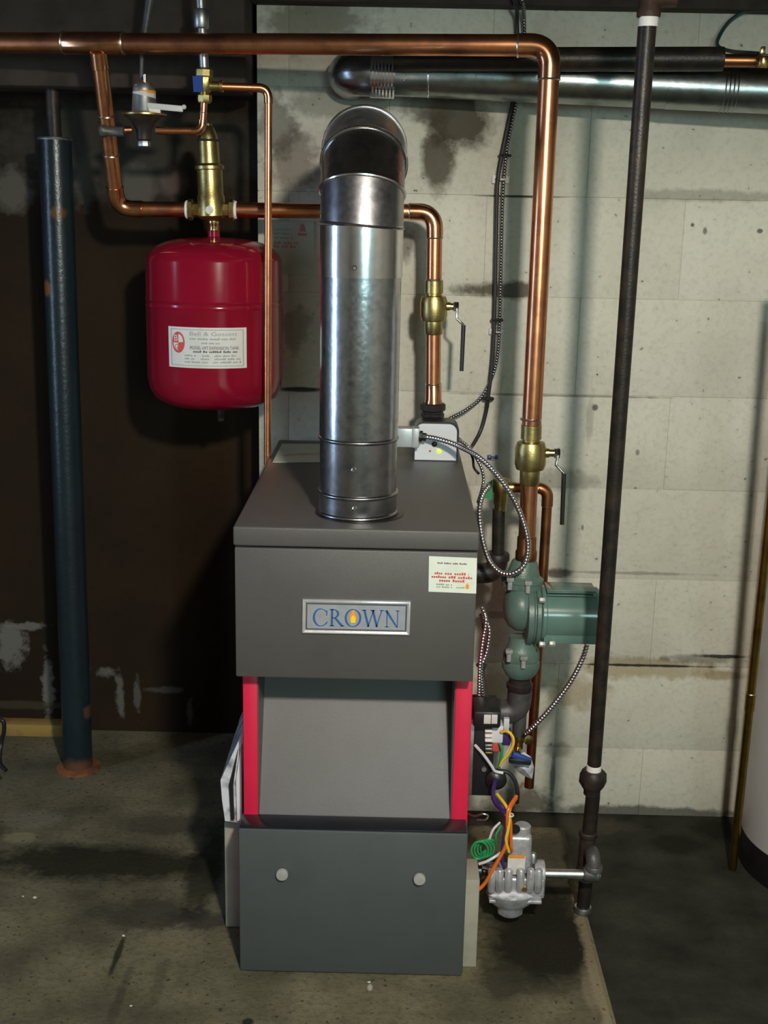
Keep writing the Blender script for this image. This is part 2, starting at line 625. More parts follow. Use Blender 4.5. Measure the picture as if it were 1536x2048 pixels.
fdark = (.011, .011, .006)
floor_stains_shade = [fst(200, 1725, 300, 48, fdark, .90, .8), fst(330, 1650, 130, 30, (.05, .045, .035), .6, 1.2),
                fst(300, 1830, 120, 45, (.04, .036, .026), .75, 1.3), fst(390, 1840, 80, 30, (.035, .03, .028), .8, 1.3),
                fst(60, 1640, 80, 26, (.20, .19, .13), .6, 1.0), fst(40, 1675, 40, 14, (.24, .22, .14), .7, .8),
                fst(1085, 1885, 155, 125, fdark, .97, .5), fst(1060, 1800, 130, 70, fdark, .95, .6), fst(412, 1740, 45, 125, fdark, .8, .7), fst(1010, 1960, 70, 50, (.03, .028, .018), .8, 1.0),  # narrow dark ellipse left of the boiler: dirt plus its shadow painted in
                fst(235, 1910, 9, 60, fdark, .85, 1.2), fst(240, 1990, 16, 70, (.05, .045, .03), .7, 1.6), fst(320, 1960, 20, 60, (.06, .055, .04), .5, 1.8),
                fst(1090, 1700, 110, 40, (.06, .055, .04), .7, 1.1), fst(495, 2044, 14, 9, fdark, .9, .5), fst(1180, 1980, 20, 60, (.24, .20, .13), .5, 1.2),
                fst(740, 1975, 6, 8, (.5, .5, .45), .7, .5), fst(20, 1560, 200, 40, (.11, .105, .08), .5, 1.2),
                (XS - .012, 2.0, .022, .50, (.25, .215, .14), .75, 1.3)]
M['slab'] = stained('stained_shaded_concrete', (.175, .16, .098), (.065, .06, .038), floor_stains_shade, .8, 6, .7, 80, .75, 'xy', speck=(70, .66, (.03, .03, .02)))
M['lowfloor'] = stained('dark_damp_concrete', (.046, .046, .034), (.015, .017, .014),
                        [fst(1350, 1690, 60, 24, fdark, .8, 1.1, ZLOW), fst(1100, 1650, 200, 25, (.09, .08, .06), .5, 1.2, ZLOW),
                         fst(1430, 1660, 60, 30, fdark, .85, .9, ZLOW)], .8, 8, .45, 90, .5, 'xy')
M['room'] = mat('dim_basement_wall', (.20, .19, .16), .9, 0, .4, 3)
M['deck'] = mat('joist_timber', (.10, .07, .045), .85, 0, .4, 6, bump=.3, bscale=40)

# ------------------------------------------------------------------ structure
g = G()
e_ = .010
fl_o = [(XL0, Y0), (XS, Y0), (XS, 2.62), (XC - .005, 2.62), (XC - .005, YR + .2), (XL0, YR + .2)]
fl_i = [(XL0, Y0), (XS - e_, Y0), (XS - e_, 2.62 - e_), (XC - .005 - e_, 2.62 - e_), (XC - .005 - e_, YR + .2), (XL0, YR + .2)]
g = G().add([V((x, y, ZLOW - .1)) for x, y in fl_o] + [V((x, y, -e_ * .8)) for x, y in fl_o] + [V((x, y, 0)) for x, y in fl_i],
            [[k + n_, (k + 1) % 6 + n_, (k + 1) % 6 + 6 + n_, k + 6 + n_] for n_ in (0, 6) for k in range(6)] + [[12, 13, 14, 15], [12, 15, 16, 17]])
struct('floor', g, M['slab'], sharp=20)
struct('floor_low', G().box((XL0, Y0, ZLOW - .12), (XR0, YR + .3, ZLOW), 0), M['lowfloor'])
struct('ceiling', G().box((XL0, Y0, ZC), (XR0, YR + .3, ZC + .05)), M['deck'])
wl = G()
# left wall with an unseen tall daylight opening, shaped for a narrow bright band
wy0, wy1, wzz0, wzz1 = 1.33, 1.77, .58, 1.92
wl.box((XL0 - .15, Y0, ZLOW), (XL0, wy0, ZC)).box((XL0 - .15, wy1, ZLOW), (XL0, YR + .3, ZC))
wl.box((XL0 - .15, wy0, ZLOW), (XL0, wy1, wzz0)).box((XL0 - .15, wy0, wzz1), (XL0, wy1, ZC))
struct('wall_left', wl, M['room'])
struct('wall_right', G().box((XR0, Y0, ZLOW), (XR0 + .15, YR + .3, ZC)), M['room'])
struct('wall_front', G().box((XL0, Y0 - .15, ZLOW), (.55, Y0, ZC)).box((1.45, Y0 - .15, ZLOW), (XR0, Y0, ZC)).box((.55, Y0 - .15, ZLOW), (1.45, Y0, 1.30)).box((.55, Y0 - .15, 1.80), (1.45, Y0, ZC)), M['room'])  # unseen wall, its opening added for the cool fill
struct('shade_joist', G().box((XL0, .50, 1.902), (XR0, .54, ZC), .002), M['deck'])  # unseen joist placed to shade the upper wall
struct('trim_4', G().box((XL0, .10 - .40, 1.908), (XR0, .14 - .40, ZC), .002), M['deck'])
struct('wall_alcove', G().box((XL0, YR, ZLOW), (XC + .02, YR + .2, ZC)), M['alcove'])

wall = struct('wall_back', G().box((XC + .004, YW + .0016, ZLOW - .02), (XR0, YW + .34, ZC)), M['joint'])
zc0, zc1 = P(1100, 393, YW).z, P(1100, 1327, YW).z
CH = (zc0 - zc1) / 5
zs = [zc1 + CH * k for k in range(-2, 6)]
xj = P(1105, 1560, YW).x
row = 0
zz = zs[0]
while zz > ZLOW:
    zz -= CH
    row += 1
k = -row
z = zz
while z < 1.90:
    z0, z1 = max(z, ZLOW - .01), min(z + CH, ZC)
    off = xj + (0 if (round((z - zc1) / CH) % 2) else CH)
    x = off - 2 * CH * 8
    while x < 1.35:
        a, b_ = max(x, XC), min(x + 2 * CH, 1.5)
        if b_ - a > .03 and z1 - z0 > .02:
            j = .0003
            pr = random.uniform(-.0007, .0007)
            part('block', G().box((a + (j if x > XC else 0), YW + pr, z0 + j), (b_ - j, YW + .05, z1 - j), .0014, 2), M['block'], wall)
        x += 2 * CH
    z += CH

# sill and girder timbers above
struct('trim_1', G().box((XC - .02, YW - .06, P(1000, 10, YW - .06).z), (XR0, YW + .05, ZC), .004), M['wood'])
gy0 = 2.80
gird = G().box((XL0, gy0, P(250, 176, gy0).z), (XC - .01, gy0 + .15, ZC), .006)
struct('trim_2', gird, M['wood'])
tb = [P(8, 1452, 3.06), P(132, 1463, 3.06)]
single('timber_strip', G().box((tb[0].x - .5, 3.05, -.002), (tb[1].x, 3.098, P(60, 1450, 3.05).z), .003), M['wood_yellow'],
       'low yellow pine strip along the foot of the dark wall left of the post', 'timber')

# ------------------------------------------------------------------ boiler
pL, pR = P(466, 1053, YF), P(960, 1062, YF)
BX0, BX1 = pL.x, pR.x
ZLID = (pL.z + pR.z) / 2
YBK = PZ(640, 881, ZLID).y
ZSEAM = (P(466, 1095, YF).z + P(960, 1103, YF).z) / 2
ZJB = (P(470, 1354, YF).z + P(952, 1364, YF).z) / 2
YD = YF + .004
DX0, DX1 = P(478, 1790, YF).x, P(931, 1800, YF).x
ZDT = (P(478, 1652, YF).z + P(938, 1668, YF).z) / 2
YPIL = YF + .05
boiler = thing('gas_boiler', 'charcoal boiler with red side panels standing on the concrete floor', 'boiler', ((BX0 + BX1) / 2, (YF + YBK) / 2, 0))
lid = G().box((BX0, YF - .002, ZSEAM + .002), (BX1, YBK, ZLID), .004, 3)
part('lid', lid, M['grey_paint'], boiler)
jk = G().box((BX0 + .002, YF, ZJB), (BX1 - .002, YBK - .01, ZSEAM - .001), .003, 2)
part('upper_jacket', jk, M['grey_paint'], boiler)
ax0, ax1 = P(486, 1480, YPIL).x, P(516, 1480, YPIL).x
bx0, bx1 = P(907, 1490, YPIL).x, P(941, 1490, YPIL).x
part('side_panel', G().box((ax0, YPIL, .02), (ax1, YBK - .02, ZJB + .002), .003), M['red_paint'], boiler, 'red left side panel')
part('side_panel', G().box((bx0, YPIL, .02), (bx1, YBK - .02, ZJB + .002), .003), M['red_paint'], boiler, 'red right side panel')
for (lx0, lx1) in ((ax1, ax1 + .0012), (bx0 - .0012, bx0)):
    part('inner_liner', G().box((lx0, YPIL + .002, .05), (lx1, YBK - .03, ZJB)), M['grey_slope'], boiler, 'grey inner face beside the sloped panel')
# sloping front between the side panels
s0 = YPIL + .004
g = G().prism([(ax1, s0, ZDT - .01), (ax1, s0 + .15, ZJB + .03), (ax1, s0 + .165, ZJB + .03), (ax1, s0 + .015, ZDT - .01)],
              (bx0 - ax1, 0, 0))
part('sloped_panel', g, M['grey_slope'], boiler)
part('rear_body', G().box((ax1 - .002, s0 + .17, .05), (bx0 + .002, YBK - .03, ZJB)), M['black_plastic'], boiler)
door = part('lower_door', G().box((DX0, YF, 0.002), (DX1, YPIL + .012, ZDT - .003), .004, 2), M['grey_door'], boiler, 'plain lower front door')
part('ledge', G().box((DX0 + .002, YF + .003, ZDT - .004), (DX1 - .002, YPIL + .002, ZDT), .001), M['ledge'], boiler, 'dark glossy ledge above the door')
for (kx, ky) in ((565, 1745), (839, 1754)):
    c = P(kx, ky, YF)
    kb = G().lathe([(.0075, 0), (.0075, .004), (.0112, .005), (.0118, .008), (.0108, .012), (.004, .013)], c + V((0, .001, 0)), (0, -1, 0), 24)
    part('knob', kb, M['knob'], door, 'round chrome knob')
# base flanges
yl = 2.165
q0 = P(451, 1850, yl)
part('base_flange', G().box((q0.x, yl, 0.001), (DX0 + .02, YBK - .1, P(455, 1645, yl).z), .003), M['beige_metal'], boiler, 'beige flange low on the left')
q0 = P(954, 1900, 2.05)
part('base_flange', G().box((DX1 - .02, 2.05, 0.001), (q0.x, 2.13, P(945, 1760, 2.05).z), .003), M['beige_metal'], boiler, 'beige flange low on the right')


def quad_frame(o, ux, uz, ny=V((0, -1, 0))):
    """maps (u, v, depth) to the world on a plane"""
    return lambda p: o + ux * p.x + uz * p.y + ny * p.z


# name plate ------------------------------------------------
tl, tr, bl = P(605, 1197.5, YF), P(822, 1202, YF), P(604, 1265, YF)
ux, uz = (tr - tl), (tl - bl)
PW, PH = ux.length, uz.length
fr = quad_frame(bl + V((0, -.0002, 0)), ux.normalized(), uz.normalized())


def frame_ring(w0, h0, wd, prof):
    """mitred rectangular frame; prof = list of (inset, height)"""
    g = G()
    vs, fs = [], []
    for (i, h) in prof:
        vs += [V((i, i, h)), V((w0 - i, i, h)), V((w0 - i, h0 - i, h)), V((i, h0 - i, h))]
    for a in range(len(prof) - 1):
        for k in range(4):
            k2 = (k + 1) % 4
            fs.append([a * 4 + k, a * 4 + k2, a * 4 + 4 + k2, a * 4 + 4 + k])
    return g.add(vs, fs)


plate = part('name_plate', G().box((.004, .004, 0), (PW - .004, PH - .004, .0022), 0).mapped(fr), M['plate'], boiler, 'silver name plate')
part('frame', frame_ring(PW, PH, 0, [(0, 0), (.0008, .005), (.003, .006), (.0062, .004), (.0068, .002)]).mapped(fr), M['frame'], plate)
part('groove', frame_ring(PW, PH, 0, [(.0066, .0023), (.0068, .0027), (.0088, .0027), (.009, .0022)]).mapped(fr), M['ink_black'], plate)


def letter(ch):
    """serif capitals, height 1; returns (polygons, width)"""
    ps = []

    def arc(cx, cy, ro, so, ri, si, a0, a1, n=28, dx=0):
        for k in range(n):
            t0, t1 = a0 + (a1 - a0) * k / n, a0 + (a1 - a0) * (k + 1) / n
            ps.append([(cx + ro * math.cos(t0), cy + so * math.sin(t0)), (cx + ro * math.cos(t1), cy + so * math.sin(t1)),
                       (cx + dx + ri * math.cos(t1), cy + si * math.sin(t1)), (cx + dx + ri * math.cos(t0), cy + si * math.sin(t0))])

    def bar(x0, y0, x1, y1, w0):
        ps.append([(x0, y0), (x0 + w0, y0), (x1 + w0, y1), (x1, y1)])

    def serif(x, y, w0, up):
        h = .05 * up
        ps.append([(x, y), (x + w0, y), (x + w0 - .05, y + h), (x + .05, y + h)])
    if ch == 'C':
        arc(.52, .5, .52, .53, .41, .485, R_(38), R_(322), 36, .03)
        ps.append([(.88, .62), (.95, .62), (.95, .95), (.90, .88)])
        ps.append([(.88, .17), (.93, .12), (.99, .24), (.96, .27)])
        return ps, 1.02
    if ch == 'R':
        bar(.12, 0, .12, 1, .14)
        serif(.0, 0, .38, 1)
        serif(.0, 1, .3, -1)
        arc(.30, .73, .36, .27, .22, .22, R_(-90), R_(90), 18)
        ps.append([(.2, 1), (.30, 1), (.30, .95), (.2, .95)])
        ps.append([(.2, .51), (.30, .51), (.30, .46), (.2, .46)])
        ps.append([(.32, .49), (.48, .49), (.98, 0), (.78, 0)])
        serif(.76, 0, .28, 1)
        return ps, .98
    if ch == 'O':
        arc(.55, .5, .55, .53, .42, .485, 0, 2 * PI, 44)
        return ps, 1.10
    if ch == 'W':
        bar(.36, 0, .06, 1, .14)
        bar(.36, 0, .72, 1, .07)
        bar(.92, 0, .62, 1, .14)
        bar(.92, 0, 1.26, 1, .07)
        serif(-.06, 1, .36, -1)
        serif(.50, 1, .36, -1)
        serif(1.14, 1, .30, -1)
        return ps, 1.42
    if ch == 'N':
        bar(.14, 0, .14, 1, .06)
        bar(.84, 0, .84, 1, .06)
        ps.append([(.0, 1), (.18, 1), (.90, 0), (.80, 0)])
        serif(.02, 0, .30, 1)
        serif(.70, 1, .32, -1)
        return ps, 1.0
    return ps, .5


def flat_polys(polys, h0, h1):
    g = G()
    for p in polys:
        g.prism([V((x, y, h0)) for (x, y) in p], (0, 0, h1 - h0))
    return g


lh = PH * .50
xx = 0
items = []
for ch in 'CROWN':
    ps, wd = letter(ch)
    items.append((xx, ps))
    xx += wd + .06
tw = PW * .80
sxx = tw / (xx - .06)
lx = PW * .10
ly = PH * .23
polys = []
xo = 0
for (x0, ps), ch in zip(items, 'CROWN'):
    if ch == 'O':
        xo = lx + (x0 + .55) * sxx
    for p in ps:
        polys.append([(lx + (x0 + u) * sxx, ly + v * lh) for (u, v) in p])
part('lettering', flat_polys(polys, .0020, .0034).mapped(fr), M['ink_blue'], plate, 'blue serif capitals reading CROWN')
fl = [(xo - .0045, ly + lh * .22), (xo + .0045, ly + lh * .22), (xo + .0058, ly + lh * .55), (xo + .0028, ly + lh * .80), (xo + .001, ly + lh * 1.0),
      (xo - .002, ly + lh * .92), (xo - .0052, ly + lh * .60)]
part('flame', flat_polys([fl], .0020, .0030).mapped(fr), M['ink_orange'], plate, 'orange flame inside the letter O')
fl2 = [(xo - .0040, ly + lh * .22), (xo + .0042, ly + lh * .22), (xo + .0045, ly + lh * .52), (xo, ly + lh * .66), (xo - .0042, ly + lh * .5)]
part('flame', flat_polys([fl2], .0026, .0036).mapped(fr), M['ink_yellow'], plate, 'yellow heart of the flame')


def word_rows(rows, seed=1):
    """rows of unreadable small print: (x0, x1, y, height) -> word shaped dashes"""
    rd = random.Random(seed)
    out = []
    for (x0, x1, y, h) in rows:
        x = x0
        while x < x1:
            L = min(rd.uniform(2.2, 6.5) * h, x1 - x)
            n = max(1, int(L / (h * .8)))
            for k in range(n):
                a = x + L * k / n
                hh = h * rd.choice((.7, .7, 1.0))
                out.append([(a, y), (a + L / n * .74, y), (a + L / n * .74, y + hh), (a, y + hh)])
            x += L + h * .8
    return out


# paper sticker on the upper jacket
tl, tr, bl = P(858, 1112, YF), P(954, 1116, YF), P(857, 1183, YF)
ux, uz = (tr - tl), (tl - bl)
SW, SH = ux.length, uz.length
fs_ = quad_frame(bl + V((0, -.0002, 0)), ux.normalized(), uz.normalized())
st = part('warning_sticker', G().box((0, 0, 0), (SW, SH, .0006)).mapped(fs_), M['paper'], boiler, 'pale green paper sticker with red print')
part('print', flat_polys(word_rows([(SW * .18, SW * .82, SH * .80, SH * .045)], 3), .0005, .0009).mapped(fs_), M['ink_black'], st, 'black line of small print')
part('print', flat_polys(word_rows([(SW * .12, SW * .84, SH * .50, SH * .07), (SW * .06, SW * .92, SH * .40, SH * .07), (SW * .22, SW * .76, SH * .30, SH * .07)], 4),
                         .0005, .0009).mapped(fs_), M['ink_red'], st, 'three red lines of print')
part('print', flat_polys(word_rows([(SW * .16, SW * .50, SH * .20, SH * .045), (SW * .16, SW * .50, SH * .13, SH * .045), (SW * .58, SW * .76, SH * .13, SH * .045)], 5),
                         .0005, .0009).mapped(fs_), M['ink_grey'], st, 'faded small print')
part('flame', flat_polys([[(SW * .78, SH * .12), (SW * .84, SH * .12), (SW * .85, SH * .2), (SW * .81, SH * .30), (SW * .77, SH * .2)]], .0005, .0009).mapped(fs_),
     M['ink_orange'], st, 'small orange flame mark')

# plastic pouch on the boiler's left side
px_ = [(486, 1462), (441, 1560), (444, 1600), (450, 1642), (484, 1646)]
gb = G()
ya_, yb_ = 2.12, 2.42
front = [P(x, y, ya_) for x, y in px_]
back = [p + V((0, yb_ - ya_, 0)) for p in front]
nn = len(front)
gb.add(front + back, [list(range(nn)), [nn + k for k in range(nn)][::-1]] + [[(k + 1) % nn, k, nn + k, nn + (k + 1) % nn] for k in range(nn)])
pouch = thing('document_pouch', 'crumpled clear plastic pouch bulging from the left side of the charcoal boiler', 'pouch', P(480, 1646, 2.2))
part('sleeve', gb, M['clear_bag'], pouch)
part('booklet', G().prism([P(476, 1500, 2.112), P(458, 1570, 2.112), P(462, 1640, 2.112), P(468, 1640, 2.112), P(466, 1570, 2.112)], (0, .2, 0)), M['black_plastic'], pouch)
part('booklet', G().prism([P(482, 1490, 2.113), P(472, 1560, 2.113), P(474, 1642, 2.113), P(484, 1642, 2.113)], (0, .2, 0)), M['white_plastic'], pouch)

# paper on the lid
zq = ZLID + .0005
qa, qb, qc, qd = PZ(545, 925, zq), PZ(660, 925, zq), PZ(650, 889, zq), PZ(564, 888, zq)
single('folded_paper', G().prism([qa, qb, qc, qd], (0, 0, .0012)), M['paper_wall'], 'pale folded paper lying on the back left of the boiler lid', 'paper')

# ------------------------------------------------------------------ flue
FY = 2.137
FR = .0715
fxy = P(715, 1022, FY)
FX = fxy.x


def fz(py):
    return P(714, py, FY - FR).z


flue = thing('flue_pipe', 'shiny galvanised flue pipe rising from the boiler lid', 'pipe', (FX, FY, ZLID))


def cyl(z0, z1, r, bead0=False, bead1=False, n=48):
    pr = [(r, 0)]
    h = z1 - z0
    if bead0:
        pr += [(r + .0025, .002), (r + .0030, .004), (r + .0022, .0062), (r, .008)]
    if bead1:
        pr += [(r, h - .008), (r + .0022, h - .0062), (r + .0030, h - .004), (r + .0025, h - .002)]
    pr += [(r, h)]
    return G().lathe(pr, V((FX, FY, z0)), (0, 0, 1), n)


part('base_ring', G().lathe([(FR + .010, 0), (FR + .010, .0012), (FR, .0016)], V((FX + .004, FY, ZLID)), (0, 0, 1), 48), M['black_plastic'], flue, 'dark gap around the flue')
part('collar', cyl(ZLID, fz(995), FR, True, True), M['galv_dark'], flue, 'lowest collar')
part('pipe_section', cyl(fz(995), fz(884), FR - .0015, False, True), M['galv_dark'], flue, 'darker lower section')
part('pipe_section', cyl(fz(884), fz(552), FR - .0005), M['spangle'], flue, 'tall bright section')
part('sleeve', cyl(fz(557), fz(452), FR + .0012), M['galv'], flue, 'bright sleeve above')
for (sx_, sy_) in ((709, 1018), (707, 941), (709, 536)):
    c = P(sx_, sy_, FY - FR - .001)
    part('screw', G().lathe([(.0048, 0), (.0048, .002), (.003, .0035)], c + V((0, .002, 0)), (0, -1, 0), 6), M['chrome'], flue)
# elbow of four gores
ez = fz(452)
ER = .135
ang = [0, 12, 38, 66, 90]
pts = []
for a in (0, 4, 25, 52, 78, 90):
    a = R_(a)
    pts.append(V((FX, FY + ER * (1 - math.cos(a)), ez + ER * math.sin(a))))
pts[0] = V((FX, FY, ez))
elb = thing('flue_elbow', 'adjustable galvanised flue elbow bending back into the block wall', 'elbow', pts[0])
tang = [V((0, 0, 1)), V((0, .12, 1)), V((0, .75, 1)), V((0, 1.9, 1)), V((0, 1, 0)), V((0, 1, 0))]
seam_t = [0, 22, 48, 74, 90]


def ep(a):
    a = R_(a)
    return V((FX, FY + ER * (1 - math.cos(a)), ez + ER * math.sin(a)))


def et(a, tilt=0):
    a = R_(a)
    return V((tilt, math.sin(a), math.cos(a))).normalized()


def mitre_ring(c, t, r, n=48):
    ref = V((1, 0, 0))
    a1 = (ref - t * ref.dot(t)).normalized()
    a2 = t.cross(a1)
    return [c + a1 * math.cos(2 * PI * k / n) * r + a2 * math.sin(2 * PI * k / n) * r for k in range(n)]


seams = [(0, .07), (24, .03), (52, -.02), (78, 0), (96, 0)]
for i in range(4):
    (a0, t0), (a1, t1) = seams[i], seams[i + 1]
    n = 48
    rr = FR + .0012 + .0004 * i
    ra = mitre_ring(ep(a0), et(a0, t0), rr)
    rb = mitre_ring(ep(a1), et(a1, t1), rr)
    vs = ra + rb
    part('gore', G().add(vs, [[k, (k + 1) % n, n + (k + 1) % n, n + k] for k in range(n)]), M['galv_dark'] if i < 2 else M['galv_dull'], elb)
    if i < 3:
        part('seam_bead', G().ring(ep(a1), et(a1, t1), rr + .0005, .0032, 48, 8), M['galv'], elb)
part('seam_bead', G().ring(ep(0) + V((0, 0, .001)), et(0, .07), FR + .0015, .0022, 48, 8), M['galv_dark'], elb)
e1 = ep(96)
part('horizontal_run', G().tube([e1 - V((0, .004, 0)), V((FX, YW - .012, e1.z - .002))], FR + .001, 48), M['galv_dull'], elb)
part('wall_collar', G().lathe([(FR + .012, 0), (FR + .012, .004), (FR + .004, .008), (FR + .002, .02)], V((FX, YW - .006, e1.z - .002)), (0, -1, 0), 48), M['galv_dark'], elb)

# ------------------------------------------------------------------ upper copper main with its riser
def sleeve(a, b, r, over=1.09, lip=True):
    a, b = V(a), V(b)
    L = (b - a).length
    R = r * over
    return G().lathe([(r * .98, 0), (R, L * .04), (R, L * .96), (r * .98, L)], a, b - a, 28)


def solder(p, ax, r):
    return G().ring(p, ax, r * 1.05, r * .10, 24, 6)


RM = .0203
yl_, yr_ = 2.62, 2.46
m0, m1, m2 = P(-60, 85, 2.64), P(1101, 91, yr_), P(1063, 852, yr_)
main = thing('copper_main', 'thick copper main running across the top and down to the right ball valve', 'pipe', m2)
el = fillet([m0 + (m0 - m1) * 1.1, m1, m2], .036, 12)
part('pipe', G().tube(el, RM, 28), M['copper'], main)
d1, d2 = (m0 - m1).normalized(), (m2 - m1).normalized()
arcp = fillet([m1 + d1 * .062, m1, m1 + d2 * .062], .040, 12)
part('elbow', G().tube(arcp, RM * 1.09, 28), M['copper_fit'], main)
part('solder_joint', solder(m1 + d1 * .062, d1, RM), M['solder'], main)
part('solder_joint', solder(m1 + d2 * .062, d2, RM), M['solder'], main)
ca, cb = P(140, 85, 2.60), P(185, 85, 2.60)
t0 = m0 + (m1 - m0) * ((140 + 60) / 1161.0)
t1 = m0 + (m1 - m0) * ((265 + 60) / 1161.0)
tc_ = m0 + (m1 - m0) * ((212 + 60) / 1161.0)
part('tee', sleeve(t0, t1, RM, 1.10), M['copper_fit'], main, 'copper tee')
part('solder_joint', solder(t0, d1, RM), M['solder'], main)
part('solder_joint', solder(t1, d1, RM), M['solder'], main)
vb = P(1062, 838, yr_)
part('solder_joint', solder(vb, d2, RM), M['solder'], main)

# branch drop and its elbow to the air separator
RB = .0168
YS = 2.74
b0 = tc_ + V((0, 0, -.015))
b1 = P(235, 418, YS)
b2 = P(372, 419, YS)
br = thing('copper_branch', 'copper branch dropping from the main and turning to the brass air separator', 'pipe', b1)
part('pipe', G().tube(fillet([b0, b1, b2], .034, 12), RB, 24), M['copper'], br)
d1, d2 = (b0 - b1).normalized(), (b2 - b1).normalized()
part('elbow', G().tube(fillet([b1 + d1 * .052, b1, b1 + d2 * .056], .036, 12), RB * 1.10, 24), M['copper_fit'], br)
part('sleeve', sleeve(b0, b0 + (b1 - b0).normalized() * .035, RB, 1.12), M['copper_fit'], br)
for py in (226, 304):
    c = b0 + (b1 - b0) * ((py - 105) / 313.0)
    part('solder_joint', solder(c, d1, RB), M['solder'], br)

# supply run from separator to riser, behind the flue
s0_, s1_, s2_ = P(472, 420, YS), P(870, 424, YS - .02), P(868, 566, YS - .02)
sup = thing('copper_supply_run', 'copper run passing behind the flue and turning down to the left ball valve', 'pipe', s2_)
part('pipe', G().tube(fillet([s0_, s1_, s2_], .034, 12), RB, 24), M['copper'], sup)
d1, d2 = (s0_ - s1_).normalized(), (s2_ - s1_).normalized()
part('elbow', G().tube(fillet([s1_ + d1 * .056, s1_, s1_ + d2 * .056], .038, 12), RB * 1.10, 24), M['copper_fit'], sup)
part('solder_joint', solder(s1_ + d1 * .056, d1, RB), M['solder'], sup)
part('solder_joint', solder(s1_ + d2 * .056, d2, RB), M['solder'], sup)
sv0, sv1 = P(867, 660, YS - .02), P(866, 805, YS - .02)
rs = thing('copper_riser', 'short copper riser between the left ball valve and the black union', 'pipe', sv1)
part('pipe', G().tube([sv0, sv1], RB, 24), M['copper'], rs)
part('sleeve', G().lathe([(RB, 0), (RB * 1.08, .002), (RB * 1.08, .034), (RB * 1.22, .042), (RB * 1.22, .052)], P(867, 768, YS - .02), sv1 - sv0, 24), M['copper_fit'], rs)
part('solder_joint', solder(P(867, 768, YS - .02), (0, 0, 1), RB), M['solder'], rs)
un = thing('pipe_union', 'black hexagonal union on a tan bushing below the copper riser', 'fitting', P(866, 850, YS - .02))
ct = P(866, 806, YS - .02)
part('nut', G().lathe([(.026, 0), (.029, .003), (.029, .016), (.024, .019), (.024, .022), (.0265, .024), (.0265, .032)], ct, (0, 0, -1), 8), M['iron_fit'], un)
part('bushing', G().lathe([(.024, .031), (.026, .036), (.036, .046), (.036, .060), (.030, .10)], ct, (0, 0, -1), 8), M['beige_metal'], un, 'tan tapered bushing')


def ball_valve(name, label, cx, y0, y1, Y, rc, rb, stem, grip):
    top, bot = P(cx[0], y0, Y), P(cx[1], y1, Y)
    L = (bot - top).length
    v = thing(name, label, 'valve', bot, 'brass ball valves')
    pr = [(rc * .9, 0), (rc, .002), (rc, L * .24), (rc * .86, L * .25), (rc * .86, L * .28), (rb * .88, L * .30), (rb, L * .40), (rb, L * .66),
          (rb * .90, L * .74), (rc * .98, L * .76), (rc * .98, L * .98), (rc * .9, L)]
    part('body', G().lathe(pr, top, bot - top, 32), M['brass'], v)
    part('joint_ring', G().ring(top, bot - top, rc * .8, .003), M['solder'], v)
    c = top + (bot - top) * .47
    e = P(stem[0], stem[1], Y)
    ax = V((e.x - c.x, 0, e.z - c.z)).normalized()
    st_ = part('stem', G().lathe([(.010, 0), (.010, rb + .006), (.0082, rb + .007), (.0082, (e - c).length)], c, ax, 20), M['brass_bright'], v)
    part('stem_nut', G().hexa(e - ax * .004, ax, .0115, .012), M['chrome'], v)
    hp = [e + ax * .004 + V((0, -.006, 0)), P(*grip[0], Y - .01), P(*grip[1], Y - .015)]
    hd = part('handle', G().tube(hp, .0032, 10), M['chrome'], v, 'bright steel handle strap')
    part('grip', G().tube([P(*grip[1], Y - .015), P(*grip[2], Y - .02)], [.0050, .0046], 12), M['black_plastic'], hd, 'dark grip')
    return v


ball_valve('ball_valve', 'brass ball valve on the left riser above the white control box', (868, 867), 560, 669, YS - .02, .0205, .0305, (910, 613),
           ((914, 638), (927, 650), (923, 742)))
ball_valve('ball_valve', 'larger brass ball valve on the right riser above the green pump', (1063, 1059), 848, 969, yr_, .0215, .0325, (1112, 906),
           ((1112, 930), (1128, 947), (1124, 1049)))

# right riser under the valve
c0, c1 = P(1059, 962, yr_), P(1052, 1120, yr_)
rr_ = thing('copper_riser', 'copper riser between the right ball valve and the green pump', 'pipe', c1)
part('pipe', G().tube([c0, c1], .0182, 28), M['copper'], rr_)
part('sleeve', G().lathe([(.0182, 0), (.0205, .003), (.0205, .03), (.023, .034), (.023, .05)], P(1054, 1072, yr_), c1 - c0, 28), M['copper_dull'], rr_)

# ------------------------------------------------------------------ pump
YP = yr_
k = mm(P(1050, 1220, YP))
pump = thing('circulator_pump', 'green cast iron circulator pump on the right of the boiler', 'pump', P(1043, 1355, YP))
pc = P(1066, 1228, YP)
# volute: bulb on the left
vol = G().lathe([(.004, 0), (26 * k, 3 * k), (40 * k, 11 * k), (48 * k, 24 * k), (50 * k, 38 * k), (44 * k, 52 * k), (40 * k, 60 * k)], P(1006, 1212, YP), (1, 0, 0), 32)
part('volute', vol, M['pump'], pump)
part('flange_ring', G().lathe([(50 * k, 0), (60 * k, 3 * k), (60 * k, 13 * k), (57 * k, 16 * k), (57 * k, 18 * k), (61 * k, 20 * k), (61 * k, 27 * k), (56 * k, 30 * k)],
                              P(1049, 1228, YP), (1, 0, 0), 36), M['pump'], pump)
mot = part('motor', G().lathe([(55 * k, 0), (57 * k, 2 * k), (57 * k, 8 * k), (55 * k, 10 * k), (55 * k, 112 * k), (50 * k, 118 * k), (20 * k, 120 * k)],
                              P(1079, 1226, YP), (1, 0, 0), 44), M['pump_motor'], pump, 'glossy green motor casing')
for dy_ in (-50, -47, -41):
    c = P(1092, 1226 + dy_, YP - 20 * k)
    part('cooling_fin', G().box((c.x, c.y - .02, c.z - .0012), (c.x + 96 * k, c.y + .04, c.z + .0012), .0005), M['pump_motor'], mot)
